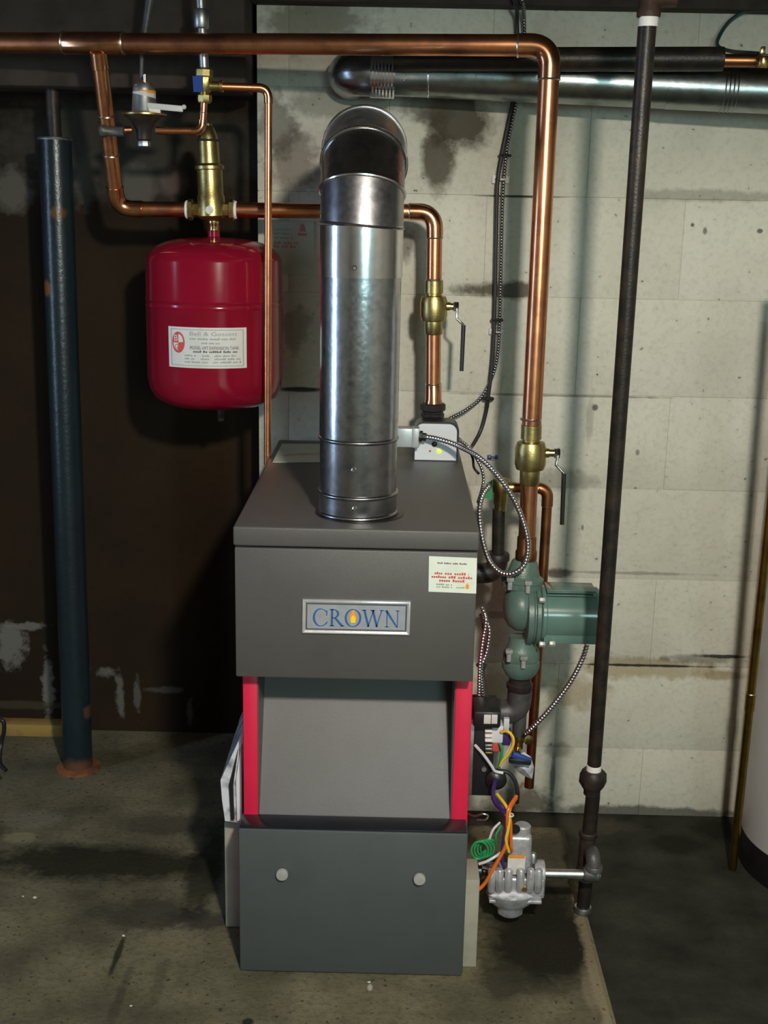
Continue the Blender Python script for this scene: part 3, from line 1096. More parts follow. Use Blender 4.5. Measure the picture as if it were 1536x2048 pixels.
tb0, tb1 = P(1088, 1265, YP - 46 * k), P(1193, 1290, YP - 46 * k)
part('terminal_box', G().box((tb0.x, tb0.y, tb1.z), (tb1.x, YP + .03, tb0.z), .003), M['pump_motor'], pump)
# necks and pipe flanges
tn = P(1050, 1120, YP)
part('top_flange', G().lathe([(23 * k, 0), (26 * k, 4 * k), (33 * k, 30 * k), (42 * k, 36 * k), (42 * k, 44 * k), (38 * k, 46 * k), (41 * k, 48 * k), (40 * k, 56 * k), (30 * k, 64 * k),
                              (26 * k, 80 * k)], tn, (P(1040, 1200, YP) - tn), 32, .75), M['pump'], pump)
bn = P(1044, 1272, YP)
part('bottom_flange', G().lathe([(26 * k, 0), (27 * k, 16 * k), (33 * k, 26 * k), (37 * k, 34 * k), (37 * k, 50 * k), (35 * k, 52 * k), (38 * k, 54 * k), (38 * k, 66 * k), (30 * k, 82 * k), (24 * k, 88 * k)],
                                bn, P(1040, 1360, YP) - bn, 32, .75), M['pump'], pump)
for (bx_, by_) in ((1056, 1175), (1047, 1325), (1018, 1312), (1020, 1168)):
    c = P(bx_, by_, YP - 34 * k)
    part('flange_bolt', G().lathe([(5 * k, 0), (5 * k, 22 * k)], c + V((0, 0, -.012)), (0, 0, 1), 8).hexa(c + V((0, 0, .006)), (0, 0, 1), 8 * k, 8 * k), M['bolt'], pump)
for (bx_, by_) in ((1078, 1200), (1078, 1288), (1098, 1287)):
    c = P(bx_, by_, YP - 52 * k)
    part('case_bolt', G().hexa(c, (1, 0, 0), 6 * k, 12 * k), M['bolt'], pump)

# return elbow and tee under the pump
ret = thing('return_fitting', 'black iron elbow and tee below the green pump', 'fitting', P(1038, 1470, YP))
ct = P(1040, 1356, YP)
part('coupling', G().lathe([(22 * k, 0), (22 * k, 8 * k), (27 * k, 12 * k), (27 * k, 20 * k), (24 * k, 24 * k), (24 * k, 34 * k)], ct, (0, 0, -1), 28), M['iron_fit'], ret)
ep_ = fillet([P(1040, 1380, YP), P(1036, 1424, YP), P(985, 1424, YP)], .030, 10)
part('elbow', G().tube(ep_, [25 * k] * len(ep_), 28), M['iron_grey'], ret)
part('nipple', G().tube([P(992, 1402, YP - .05), P(935, 1400, YP - .05)], .0125, 24), M['iron_fit'], ret)
part('elbow_rim', G().lathe([(27 * k, 0), (28 * k, 4 * k), (28 * k, 14 * k), (24 * k, 16 * k)], P(1000, 1424, YP), (-1, 0, 0), 28), M['iron_fit'], ret)
part('drop_nipple', G().tube([P(1040, 1425, YP), P(1038, 1470, YP)], 14 * k, 24), M['iron_grey'], ret)
dv = thing('drain_valve', 'small brass drain valve under the black return tee', 'valve', P(1036, 1505, YP))
part('body', G().lathe([(12 * k, 0), (13 * k, 4 * k), (13 * k, 18 * k), (10 * k, 22 * k), (10 * k, 36 * k)], P(1038, 1464, YP), (0, 0, -1), 16), M['brass'], dv)
part('stem', G().tube([P(1038, 1478, YP), P(1052, 1478, YP - .012)], .005, 12), M['brass'], dv)
part('handle', G().lathe([(.010, 0), (.011, .002), (.011, .007), (.006, .009)], P(1054, 1478, YP - .012), (.4, -1, 0), 12), M['brass_bright'], dv, 'bright brass handwheel')
part('spout', G().tube([P(1037, 1492, YP), P(1034, 1506, YP - .015)], [.007, .009], 14), M['brass_bright'], dv)

# ------------------------------------------------------------------ relief valve, its black pipe and the copper discharge pipe
YV = 2.56
rv = thing('relief_valve', 'tarnished brass relief valve behind the coiled steel cable', 'valve', P(998, 1030, YV))
kv = mm(P(1000, 1000, YV))
part('body', G().lathe([(15 * kv, 0), (17 * kv, 3 * kv), (17 * kv, 26 * kv), (14 * kv, 30 * kv), (14 * kv, 50 * kv), (12 * kv, 54 * kv), (12 * kv, 66 * kv)], P(1003, 957, YV), (0, 0, -1), 18), M['brass'], rv)
part('outlet', G().tube([P(1003, 975, YV), P(1030, 975, YV)], 11 * kv, 16), M['brass'], rv)
part('tag', G().prism([P(972, 968, YV - .03), P(985, 960, YV - .03), P(984, 1000, YV - .03), P(968, 996, YV - .03)], (0, .002, 0)), M['green_tag'], rv, 'green tag')
bp_ = thing('black_iron_riser', 'black iron riser from the boiler side up to the brass relief valve', 'pipe', P(990, 1160, YV))
part('pipe', G().tube([P(998, 1018, YV), P(996, 1120, YV)], 13 * kv, 20), M['black_pipe'], bp_)
ee = fillet([P(996, 1105, YV), P(993, 1146, YV), P(935, 1146, YV)], .028, 8)
part('elbow', G().tube(ee, 21 * kv, 24), M['iron_fit'], bp_)
part('elbow_rim', G().lathe([(22 * kv, 0), (24 * kv, 3 * kv), (24 * kv, 14 * kv), (20 * kv, 16 * kv)], P(996, 1106, YV), (0, 0, -1), 20), M['iron_fit'], bp_)
dc = thing('copper_discharge_pipe', 'narrow dull copper discharge pipe hanging behind the green pump', 'pipe', P(1058, 1574, YV))
RD = .0112
cp = fillet([P(1024, 975, YV), P(1096, 978, YV), P(1086, 1150, YV), P(1058, 1574, YV)], [.022, .01], 10)
part('pipe', G().tube(cp, RD, 20, True), M['copper_dull'], dc)
part('elbow', G().tube(fillet([P(1078, 976, YV), P(1096, 978, YV), P(1094, 1012, YV)], .022, 10), RD * 1.14, 20), M['copper_dull'], dc)
part('solder_joint', solder(P(1094, 1012, YV), (0, 0, 1), RD), M['solder'], dc)

# ------------------------------------------------------------------ black gas pipe
gx = [(1296, 30, 2.17), (1188, 1535, 2.24)]
ga, gb_ = P(*gx[0]), P(*gx[1])
RGP = .0140
gp = thing('gas_pipe', 'black iron gas pipe dropping from the ceiling in front of the block wall', 'pipe', P(1165, 1828, 2.25))
part('pipe', G().tube([ga, gb_], [RGP * 1.12, RGP], 24), M['black_pipe'], gp)
dn = (gb_ - ga).normalized()
kg = mm(ga)
part('ceiling_elbow', G().lathe([(24 * kg, 0), (24 * kg, 12 * kg), (21 * kg, 16 * kg), (21 * kg, 60 * kg)], P(1297, 34, 2.17), (0, 0, 1), 24).tube(
    [P(1300, -6, 2.17), P(1352, -8, 2.17)], 21 * kg, 20), M['brown_fit'], gp, 'rusty brown elbow')
part('thread_tape', G().lathe([(RGP * 1.18, 0), (RGP * 1.2, .004), (RGP * 1.2, 18 * kg)], P(1297, 34, 2.17), dn, 24), M['ptfe'], gp)
part('thread_tape', G().lathe([(RGP * 1.08, 0), (RGP * 1.1, .012)], P(1188, 1529, 2.24), dn, 24), M['ptfe'], gp)
ku = mm(gb_)
part('union', G().lathe([(20 * ku, 0), (27 * ku, 8 * ku), (28 * ku, 26 * ku), (22 * ku, 36 * ku), (17 * ku, 44 * ku), (17 * ku, 54 * ku), (14 * ku, 56 * ku)], P(1187, 1540, 2.24), dn, 8),
     M['iron_fit'], gp, 'octagonal union')
part('lower_pipe', G().tube([P(1186, 1590, 2.24), P(1177, 1680, 2.245)], 14.5 * ku, 20), M['black_pipe'], gp)
part('tee', G().lathe([(17 * ku, 0), (19 * ku, 2 * ku), (19 * ku, 10 * ku), (16 * ku, 14 * ku), (17 * ku, 40 * ku), (18 * ku, 84 * ku), (20 * ku, 88 * ku), (19 * ku, 96 * ku)],
                      P(1177, 1662, 2.245), P(1170, 1760, 2.25) - P(1177, 1662, 2.245), 20), M['iron_fit'], gp)
e0 = P(1182, 1704, 2.235)
part('side_outlet', G().tube(fillet([e0, P(1186, 1712, 2.20), P(1188, 1748, 2.195)], .014, 6), 15 * ku, 18).lathe(
    [(16 * ku, 0), (18 * ku, 3 * ku), (18 * ku, 10 * ku)], P(1188, 1730, 2.195), (0, 0, -1), 18), M['iron_grey'], gp)
part('branch_nipple', G().tube([P(1200, 1749, 2.195), P(1090, 1747, 2.195)], 9.5 * ku, 18), M['galv_dull'], gp, 'bright steel nipple to the gas valve')
part('branch_elbow', G().lathe([(13 * ku, 0), (15 * ku, 4 * ku), (15 * ku, 30 * ku), (8 * ku, 34 * ku)], P(1166, 1748, 2.195), (1, 0, 0), 18), M['iron_grey'], gp)
part('drip_leg', G().tube([P(1172, 1760, 2.25), P(1166, 1816, 2.25)], 14 * ku, 20), M['black_pipe'], gp)
part('end_cap', G().lathe([(17 * ku, 0), (18 * ku, 3 * ku), (17 * ku, 12 * ku), (10 * ku, 15 * ku)], P(1166, 1812, 2.25), (0, 0, -1), 16), M['galv_dull'], gp, 'pale cap at the foot')

# ------------------------------------------------------------------ gas valve
YG = 2.195
gv = thing('gas_valve', 'cast aluminium gas valve with a white label at the lower right of the boiler', 'valve', P(1025, 1815, YG))
kq = mm(P(1030, 1750, YG))
c = P(1030, 1762, YG)


def gbox(x0, y0, x1, y1, d0, d1, bev=.004):
    a, b2_ = P(x0, y0, YG), P(x1, y1, YG)
    return G().box((a.x, YG + d0, b2_.z), (b2_.x, YG + d1, a.z), bev, 3)


bodyg = gbox(976, 1742, 1086, 1786, -.026, .04, .006)
body = part('body', bodyg, M['cast_alu'], gv)
for i, xr in enumerate((984, 1000, 1018, 1042, 1062, 1078)):
    cc = P(xr, 1738, YG - .028)
    part('rib', G().lathe([(6 * kq, 0), (8 * kq, 3 * kq), (8 * kq, 46 * kq), (6 * kq, 50 * kq)], cc, (0, 0, -1), 12), M['cast_alu'], body)
part('base_plate', gbox(976, 1783, 1080, 1792, -.032, .044, .002), M['cast_alu'], gv)
part('bowl', G().lathe([(50 * kq, 0), (44 * kq, 18 * kq), (30 * kq, 30 * kq), (26 * kq, 34 * kq), (25 * kq, 46 * kq), (18 * kq, 52 * kq), (6 * kq, 53 * kq)],
                       P(1022, 1784, YG - .010), (0, 0, -1), 24, .62), M['cast_alu'], gv)
sol = part('solenoid', gbox(1018, 1664, 1059, 1740, -.020, .02, .007), M['cast_alu'], gv)
part('cap', G().lathe([(17 * kq, 0), (17 * kq, 18 * kq), (14 * kq, 21 * kq)], P(1044, 1668, YG), (0, 0, 1), 20), M['cast_alu'], sol)
part('port', G().lathe([(9 * kq, 0), (9 * kq, 4 * kq)], P(1031, 1657, YG - .019), (0, -1, 0), 16), M['black_plastic'], sol, 'dark round port')
lb = gbox(1014, 1702, 1047, 1738, -.0225, -.0205, .0003)
lab = part('label', lb, M['label_white'], gv, 'white label')
part('band', gbox(1015, 1699, 1047, 1705, -.0232, -.0212, .0002), M['ink_orange'], lab, 'orange band on the label')
part('outlet_boss', G().lathe([(18 * kq, 0), (24 * kq, 2 * kq), (26 * kq, 14 * kq), (24 * kq, 22 * kq), (12 * kq, 24 * kq)], P(1066, 1744, YG), (1, 0, 0), 10), M['cast_alu'], gv)
part('adjuster', G().lathe([(8 * kq, 0), (8 * kq, 16 * kq), (5 * kq, 20 * kq)], P(1066, 1724, YG - .005), (0, 0, 1), 12), M['galv_dull'], gv)
part('screw', G().hexa(P(1049, 1777, YG - .035), (0, -1, 0), 6 * kq, 5 * kq), M['brass_bright'], gv)
part('inlet_union', G().lathe([(13 * kq, 0), (14 * kq, 3 * kq), (14 * kq, 28 * kq), (9 * kq, 32 * kq), (9 * kq, 50 * kq)], P(934, 1741, YG), (1, 0, 0), 14), M['black_plastic'], gv, 'black inlet collar')
part('pilot_tube', G().tube([P(965, 1735, YG - .01), P(990, 1742, YG - .02), P(1010, 1741, YG - .03)], .003, 8), M['galv_dull'], gv)


def wire(name, label, pts, r, m_, sub=10, cat='wire', group=None):
    group = group or ('loose wires at the boiler side' if cat == 'wire' else None)
    return single(name, G().tube(spline(pts, sub), r, 8), m_, label, cat, group)


YWi = 2.16
wire('wire', 'orange wire hanging from the gas valve bundle down beside the door', [P(1033, 1592, YWi + .03), P(1016, 1622, YWi), P(1015, 1670, YWi), P(1011, 1692, YWi), P(1001, 1712, YWi), P(985, 1740, YWi),
                                                                             P(970, 1766, YWi), P(952, 1782, YWi), P(934, 1783, YWi + .02)], .0038, M['orange_wire'])
wire('wire', 'yellow wire running down to the white label of the gas valve', [P(994, 1588, YWi + .04), P(1012, 1612, YWi + .01), P(1019, 1632, YWi), P(1016, 1660, YWi - .004), P(1012, 1680, YWi - .004), P(1018, 1704, YWi)],
     .0032, M['yellow_wire'])
wire('wire', 'purple wire beside the yellow one above the gas valve', [P(985, 1590, YWi + .04), P(1004, 1614, YWi + .012), P(1011, 1640, YWi + .006), P(1007, 1680, YWi + .004), P(1004, 1720, YWi + .01), P(1008, 1736, YWi + .015)],
     .0034, M['purple_wire'])
wire('wire', 'second orange wire twisted against the yellow wire', [P(1033, 1596, YWi + .034), P(1020, 1620, YWi + .008), P(1022, 1650, YWi + .004), P(1022, 1690, YWi + .004), P(1024, 1702, YWi + .01)], .003, M['orange_wire'])
# green coil
coil = []
for i in range(64):
    a = i / 64 * 2 * PI * 4
    t = i / 64
    coil.append(P(955 + 24 * t + 15 * math.cos(a), 1701 - 6 * t + 17 * math.sin(a), YWi + .03 * t - .01))
coil = [P(938, 1736, YWi + .02), P(950, 1724, YWi)] + coil + [P(992, 1670, YWi + .01), P(1003, 1650, YWi + .02)]
single('wire_coil', G().tube(spline(coil, 4), .0022, 8), M['green_wire'], 'green wire wound into a small coil beside the gas valve', 'wire')
wire('wire', 'white wire curving above the green coil', [P(977, 1684, YWi + .02), P(986, 1660, YWi + .02), P(1000, 1645, YWi + .03)], .0026, M['white_wire'])
wire('wire', 'short pale wire lying under the green coil', [P(958, 1728, YWi), P(975, 1722, YWi - .004), P(992, 1712, YWi), P(1000, 1706, YWi + .01)], .003, M['white_wire'])
single('cable_tie', G().ring(P(1019, 1630, YWi + .004), (0, 0, 1), .0075, .002, 14, 6), M['white_wire'], 'white cable tie round the orange and yellow wires', 'cable tie')

# ------------------------------------------------------------------ ignition module at the boiler's right side
YM = 2.27
im = thing('ignition_module', 'black ignition module with white terminals on the boiler right side', 'control', P(968, 1590, YM))


def ibox(x0, y0, x1, y1, d0=0.0, d1=.08, bev=.002, Y=YM):
    a, b2_ = P(x0, y0, Y), P(x1, y1, Y)
    return G().box((a.x, Y + d0, b2_.z), (b2_.x, Y + d1, a.z), bev)


part('back_plate', ibox(936, 1440, 950, 1592, .002, .085), M['galv_dull'], im, 'grey mounting plate')
case = part('case', ibox(949, 1446, 984, 1592), M['black_plastic'], im)
for i, yy in enumerate((1458, 1468, 1477, 1487, 1494)):
    part('terminal', ibox(969, yy - 3, 984, yy + 3, -.012, .0, .002), M['ptfe'] if i < 3 else M['galv_dull'], case)
part('terminal', ibox(970, 1499, 984, 1504, -.012, .0, .001), M['brass'], case)
part('screw', G().lathe([(.006, 0), (.005, .003)], P(968, 1538, YM), (0, -1, 0), 12), M['galv_dull'], case)
part('relay', ibox(984, 1450, 1005, 1484, -.006, .03), M['white_plastic'], im, 'white relay block')
part('connector', ibox(985, 1482, 1002, 1502, -.004, .03), M['ink_red'], im, 'red connector')
part('connector', ibox(1005, 1466, 1023, 1490, -.004, .03), M['purple_wire'], im, 'dark blue connector')
part('spark_boss', G().lathe([(20 * k, 0), (20 * k, 10 * k), (12 * k, 16 * k), (6 * k, 18 * k)], P(992, 1556, YM), (0, -1, 0), 18), M['black_plastic'], im)
part('spade_lug', ibox(1008, 1438, 1018, 1462, .0, .012, .001), M['white_wire'], im, 'pale spade lug')
tr_ = thing('transformer', 'black transformer with two pale labels under the return pipe', 'transformer', P(970, 1440, YM - .01))
part('core', ibox(946, 1411, 999, 1446, -.03, .05, .006), M['black_plastic'], tr_)
part('coil_label', ibox(966, 1417, 979, 1435, -.032, -.029, .0004), M['label_white'], tr_)
part('coil_label', ibox(981, 1417, 992, 1435, -.032, -.029, .0004), M['label_white'], tr_)
yw = YM - .012
wire('wire', 'yellow wire looping off the red connector of the black module', [P(1002, 1464, yw), P(1016, 1463, yw - .01), P(1026, 1475, yw - .012), P(1026, 1490, yw - .012), P(1018, 1506, yw - .01), P(1006, 1520, yw - .006), P(1000, 1532, yw)],
     .003, M['yellow_wire'])
wire('wire', 'white wire looping beside the yellow one', [P(1010, 1462, yw + .006), P(1022, 1470, yw), P(1023, 1488, yw), P(1010, 1512, yw), P(1002, 1534, yw + .004)], .0026, M['white_wire'])
wire('wire', 'green wire dropping from the module terminals', [P(1000, 1486, yw), P(1004, 1500, yw - .004), P(1001, 1522, yw), P(998, 1536, yw + .004)], .0032, M['green_wire'])
wire('wire', 'grey wire slanting across the black module', [P(950, 1490, YM - .005), P(966, 1508, YM - .02), P(982, 1530, YM - .022), P(990, 1542, YM - .02), P(1006, 1546, YM - .02)], .0032, M['white_wire'])
wire('wire', 'pair of dark wires falling from the module to the bundle', [P(990, 1560, YM - .03), P(986, 1585, YM - .06), P(990, 1605, YM - .1), P(1006, 1622, YM - .13)], .0045, M['purple_wire'])
wire('hose', 'black hose bowing down beside the copper discharge pipe', [P(998, 1542, YM), P(1016, 1545, YM), P(1030, 1562, YM), P(1035, 1585, YM), P(1034, 1605, YM + .02)], .0045, M['black_rubber'], cat='hose')
wire('wire', 'thin pale loop of wire hanging below the module', [P(936, 1628, YM - .02), P(950, 1632, YM - .04), P(966, 1628, YM - .05), P(976, 1632, YM - .05), P(970, 1640, YM - .05), P(954, 1640, YM - .04)], .0022, M['galv_dull'])
# plastic bag with a dark part in it
gbag = G()
rd = random.Random(5)
ring_ = [(1031, 1512), (1048, 1504), (1062, 1514), (1068, 1535), (1064, 1558), (1048, 1552), (1034, 1542), (1024, 1528)]
cen = P(1047, 1530, YM + .06)
fr_ = [P(x, y, YM + .06) for x, y in ring_]
nn = len(fr_)
gbag.add([cen + V((0, -.022, 0))] + fr_ + [cen + V((0, .016, 0))], [[0, 1 + i, 1 + (i + 1) % nn] for i in range(nn)] + [[nn + 1, 1 + (i + 1) % nn, 1 + i] for i in range(nn)])
bag = thing('plastic_bag', 'small crumpled clear bag hanging below the brass drain valve', 'bag', P(1047, 1558, YM + .06))
part('film', gbag, M['clear_bag'], bag, sharp=10)
part('contents', G().obox(P(1043, 1515, YM + .03), V((.040, 0, -.016)), V((0, .012, 0)), V((.004, 0, .012)), .003), M['blue_plastic'], bag, 'dark blue part in the bag')
part('contents', G().obox(P(1040, 1522, YM + .028), V((.046, 0, -.004)), V((0, .012, 0)), V((.001, 0, .012)), .003), M['black_plastic'], bag, 'dark part in the bag')

# ------------------------------------------------------------------ control box and junction box on the lid
YCB = PZ(868, 922, ZLID).y
cbx = thing('control_box', 'white control box with a green light on the boiler lid', 'control', (P(870, 900, YCB).x, YCB, ZLID))
a0_, a1_ = P(829, 922, YCB), P(912, 920, YCB)
zt = P(870, 848, YCB).z
W2, H2 = a1_.x - a0_.x, zt - ZLID - .002


def rounded(x0, z0, w_, h_, r, n=6):
    p = [(x0, z0), (x0 + w_, z0)]
    for k in range(n + 1):
        a = PI / 2 * k / n
        p.append((x0 + w_ - r + r * math.cos(a), z0 + h_ - r + r * math.sin(a)))
    for k in range(n + 1):
        a = PI / 2 + PI / 2 * k / n
        p.append((x0 + r + r * math.cos(a), z0 + h_ - r + r * math.sin(a)))
    return p


face = rounded(a0_.x, ZLID + .002, W2, H2, .018)
part('case', G().prism([V((x - .0, YCB + .004, z)) for x, z in rounded(a0_.x - .001, ZLID, W2 + .006, H2 + .006, .02)], (0, .06, 0)), M['black_plastic'], cbx, 'dark casing behind')
fc = part('cover', G().prism([V((x, YCB, z)) for x, z in face], (0, .0045, 0)), M['white_plastic'], cbx, 'white front cover')
part('light', G().lathe([(4.6 * mm(a0_), 0), (4.6 * mm(a0_), .002), (.002, .0035)], P(878, 902, YCB + .0002), (0, -1, 0), 16), M['led'], fc, 'glowing green light')
part('light', G().lathe([(.0024, 0), (.0022, .0015)], P(860, 902, YCB + .0002), (0, -1, 0), 12), M['ink_red'], fc, 'small unlit red light')
part('knob', G().lathe([(.0062, 0), (.0058, .004), (.004, .005)], P(869, 888, YCB + .0002), (0, -1, 0), 16), M['black_plastic'], fc, 'dark round knob')
YJ = YCB - .035
jb = thing('junction_box', 'small grey junction box between the flue and the white control box', 'box', P(815, 897, YJ))
ja, jb_ = P(793, 857, YJ), P(829, 895, YJ)
part('case', G().box((ja.x, YJ, jb_.z), (jb_.x, YJ + .035, ja.z), .0015), M['grey_box'], jb)
jc = P(838, 895, YJ - .002)
part('cover', G().box((jb_.x - .006, YJ - .002, jc.z - .001), (jc.x, YJ + .037, ja.z + .001), .0015), M['grey_box'], jb)
part('connector', G().lathe([(.0095, 0), (.0135, .001), (.0135, .007), (.0095, .008), (.0095, .016)], P(838, 873, YJ + .008), (1, -.1, -.1), 8), M['black_plastic'], jb, 'dark cable connector')
YK = YCB - .03
loop = [P(850, 873, YK), P(880, 879, YK - .02), P(915, 891, YK - .045), P(960, 916, 2.49), P(1000, 957, 2.45), P(1030, 1003, 2.42), P(1050, 1055, 2.415), P(1056, 1095, 2.41),
        P(1048, 1130, 2.405), P(1024, 1147, 2.405), P(1000, 1144, 2.42), P(980, 1123, 2.44), P(968, 1090, 2.45), P(962, 1060, 2.46), P(959, 1030, 2.46), P(961, 1005, 2.47),
        P(968, 985, 2.49), P(978, 972, 2.51)]
single('armoured_cable', armoured(spline(loop, 16), .0061), M['armour'], 'bright steel armoured cable looping beside the boiler lid', 'cable', 'armoured cables', sharp=60)
c2 = [P(893, 872, YCB + .01), P(912, 878, YCB + .02), P(935, 892, YCB + .04), P(958, 925, YCB + .05), P(967, 952, YCB + .05), P(965, 975, YCB + .03), P(956, 1006, YCB - .02)]
single('armoured_cable', armoured(spline(c2, 14), .0042), M['armour'], 'thin steel cable leaving the white control box behind the big loop', 'cable', 'armoured cables', sharp=60)
cB = [P(905, 868, YCB + .03), P(925, 884, YCB + .06), P(944, 912, YCB + .08), P(948, 935, YCB + .09), P(958, 948, YCB + .09)]
wire('black_lead', 'thin black lead drooping behind the bright cable loop', cB, .003, M['black_rubber'], cat='cable')
YX = 2.34
c3 = [P(964, 1215, YX), P(972, 1240, YX - .01), P(966, 1280, YX - .01), P(960, 1330, YX - .01), P(958, 1396, YX)]
single('armoured_cable', armoured(spline(c3, 14), .0045), M['armour'], 'steel armoured cable pressed close to the boiler right side', 'cable', 'armoured cables', sharp=60)
c4 = [P(961, 1228, YX + .02), P(978, 1255, YX + .02), P(974, 1300, YX + .01), P(963, 1338, YX + .005), P(966, 1398, YX + .02)]
single('armoured_cable', armoured(spline(c4, 14), .0042), M['armour'], 'second steel cable bowing outward from the boiler right side', 'cable', 'armoured cables', sharp=60)
wire('black_lead', 'thin black lead hanging beside the two steel cables', [P(962, 1230, YX + .012), P(970, 1290, YX + .01), P(968, 1340, YX + .01), P(978, 1410, YX - .02), P(982, 1446, YX - .05)], .0022, M['black_rubber'], cat='cable')
single('cable_tie', G().ring(P(963, 1330, YX - .003), (0, 0, 1), .009, .0028, 16, 6), M['black_rubber'], 'black cable tie round the steel cables by the boiler side', 'cable tie')
c5 = [P(1174, 1290, YP - .04), P(1164, 1320, YP - .05), P(1140, 1365, YP - .05), P(1100, 1418, YP - .05), P(1066, 1454, YP - .05), P(1050, 1468, YP - .04)]
single('armoured_cable', armoured(spline(c5, 14), .0060), M['armour'], 'steel armoured cable slanting down from the green pump motor', 'cable', 'armoured cables', sharp=60)

# ------------------------------------------------------------------ cables on the block wall
YC = YW - .016
cw = [P(1040, -12, YC - .07), P(1046, 10, YC - .06), P(1048, 40, YC - .01), P(1048, 90, YC), P(1044, 130, YC), P(1034, 195, YC), P(1015, 290, YC), P(1006, 380, YC), P(1003, 470, YC), P(1001, 560, YC), P(999, 640, YC), P(996, 700, YC), P(987, 745, YC),
      P(966, 790, YC), P(935, 818, YC - .01), P(898, 838, YC - .03)]
single('armoured_cable', armoured(spline(cw, 16), .0052), M['galv_dark'], 'grey armoured cable clipped down the block wall to the control box', 'cable', 'armoured cables', sharp=60)
cv = [P(1026, -12, YC - .08), P(1032, 10, YC - .07), P(1034, 40, YC - .016), P(1034, 130, YC - .004), P(1026, 200, YC - .004), P(1004, 310, YC - .008), P(996, 360, YC - .010), P(994, 400, YC - .010), P(992, 500, YC - .010), P(989, 640, YC - .010), P(985, 720, YC - .010), P(977, 790, YC - .010), P(973, 820, YC), P(962, 860, YC), P(946, 890, YC - .02)]
wire('black_cable', 'black cable strapped beside the grey armoured cable on the wall', cv, .0048, M['black_rubber'], cat='cable')
for i, (tx, ty) in enumerate(((1010, 311), (994, 640), (976, 797))):
    c = P(tx, ty, YC - .003)
    single('cable_tie', G().ring(c, (0, 0, 1), .0125, .0032, 18, 6), M['black_rubber'], ('topmost black cable tie on the wall cables', 'middle black cable tie on the wall cables, below the stain', 'lowest black cable tie where the wall cables part')[i], 'cable tie', 'cable ties on the wall cables')
for i, (tx, ty, wd_, m_) in enumerate(((1001, 359, 17, M['ptfe']), (993, 663, 15, M['white_plastic']), (985, 914, 10, M['blue_plastic']))):
    c = P(tx, ty, YW - .004)
    kk = mm(c)
    h_ = (8, 6, 4)[i] * kk
    cl = thing('cable_clip', ('white plastic cable clip high on the block wall', 'pale cable clip on the wall beside the lower cable tie', 'small blue clip on the wall right of the control box')[i], 'clip', c, 'cable clips on the block wall')
    part('base', G().box((c.x - wd_ * kk, c.y - .006, c.z - h_), (c.x - wd_ * .25 * kk, c.y + .003, c.z + h_), .001).box(
        (c.x + wd_ * .55 * kk, c.y - .006, c.z - h_ * .9), (c.x + wd_ * 1.05 * kk, c.y + .003, c.z + h_ * .9), .001), m_, cl)
    part('arch', G().ring(c + V((.002, -.008, 0)), (0, 0, 1), .0105, .0022 if i < 2 else .001, 14, 6), m_, cl)
    part('nail', G().lathe([(.0028, 0), (.0022, .003)], c + V((-wd_ * .62 * kk, -.004, 0)), (0, -1, 0), 8), M['black_plastic'] if i == 0 else M['galv_dull'], cl)

# ------------------------------------------------------------------ galvanised vent and black pipe along the wall top
YD_ = 2.81
vent = thing('vent_pipe', 'horizontal galvanised vent pipe along the top of the block wall', 'pipe', P(1100, 200, YD_))
va, vbb = P(775, 147, YD_), P(1640, 186, YD_ - .07)
RV = .047
part('pipe', G().tube([va, va + (vbb - va) * .66], RV, 40), M['vent_steel'], vent)
part('pipe', G().tube([va + (vbb - va) * .65, vbb], RV * 1.02, 40), M['vent_steel'], vent)
for xx_ in (1448, 1456, 1464, 1472):
    c = va + (vbb - va) * ((xx_ - 775) / 865.0)
    part('crimp', G().ring(c, vbb - va, RV * 1.02, .0016, 40, 6), M['vent_steel'], vent)
part('seam', G().ring(va + (vbb - va) * .10, vbb - va, RV, .002, 40, 6), M['galv'], vent)
cl0, cl1 = P(742, 146, YD_), P(790, 148, YD_)
part('crimped_collar', G().tube([cl0 + (cl1 - cl0) * (i / 14) for i in range(15)], [RV * (1.10 + .03 * (i % 2)) for i in range(15)], 40), M['galv'], vent, 'crimped collar')
vel = fillet([P(760, 147, YD_), P(698, 145, YD_), P(698, 145, YD_) + V((0, .115, 0))], .05, 8)
part('elbow', G().tube(vel, RV * 1.04, 40), M['galv_dark'], vent, 'elbow into the wall')
part('collar_rivet', G().lathe([(.003, 0), (.002, .003)], P(808, 160, YD_ - RV), (0, -1, 0), 8), M['chrome'], vent)
YBP = 2.70
ib = thing('black_iron_pipe', 'black iron pipe running in front of the vent at the wall top', 'pipe', P(1100, 140, YBP))
part('pipe', G().tube([P(788, 119, YBP + .02), P(1446, 118, YBP - .02)], .0245, 28), M['black_pipe'], ib)
part('copper_end', G().tube([P(1446, 121, YBP - .02), P(1560, 122, YBP - .03)], .0135, 20), M['copper_dull'], ib, 'dull copper end')
tv = thing('brass_bleed_valve', 'small brass valve on the copper end at the right edge', 'valve', P(1526, 140, YBP - .03))
part('body', G().lathe([(.012, 0), (.013, .004), (.013, .02), (.010, .024)], P(1524, 135, YBP - .05), (0, -.2, 1), 12), M['brass_bright'], tv)
part('handle', G().obox(P(1525, 101, YBP - .05), V((.010, 0, 0)), V((0, .010, 0)), V((.002, 0, .016)), .003), M['brass_bright'], tv)
wire('green_cable', 'dark green cable looping at the top right corner of the wall', [P(1560, 22, YW - .04), P(1520, 20, YW - .04), P(1488, 24, YW - .03), P(1458, 44, YW - .025), P(1438, 74, YW - .03), P(1436, 92, YW - .06), P(1460, 102, YW - .10),
                                                                          P(1500, 106, YBP + .02), P(1530, 108, YBP)], .0042, M['teal_cable'], cat='cable')

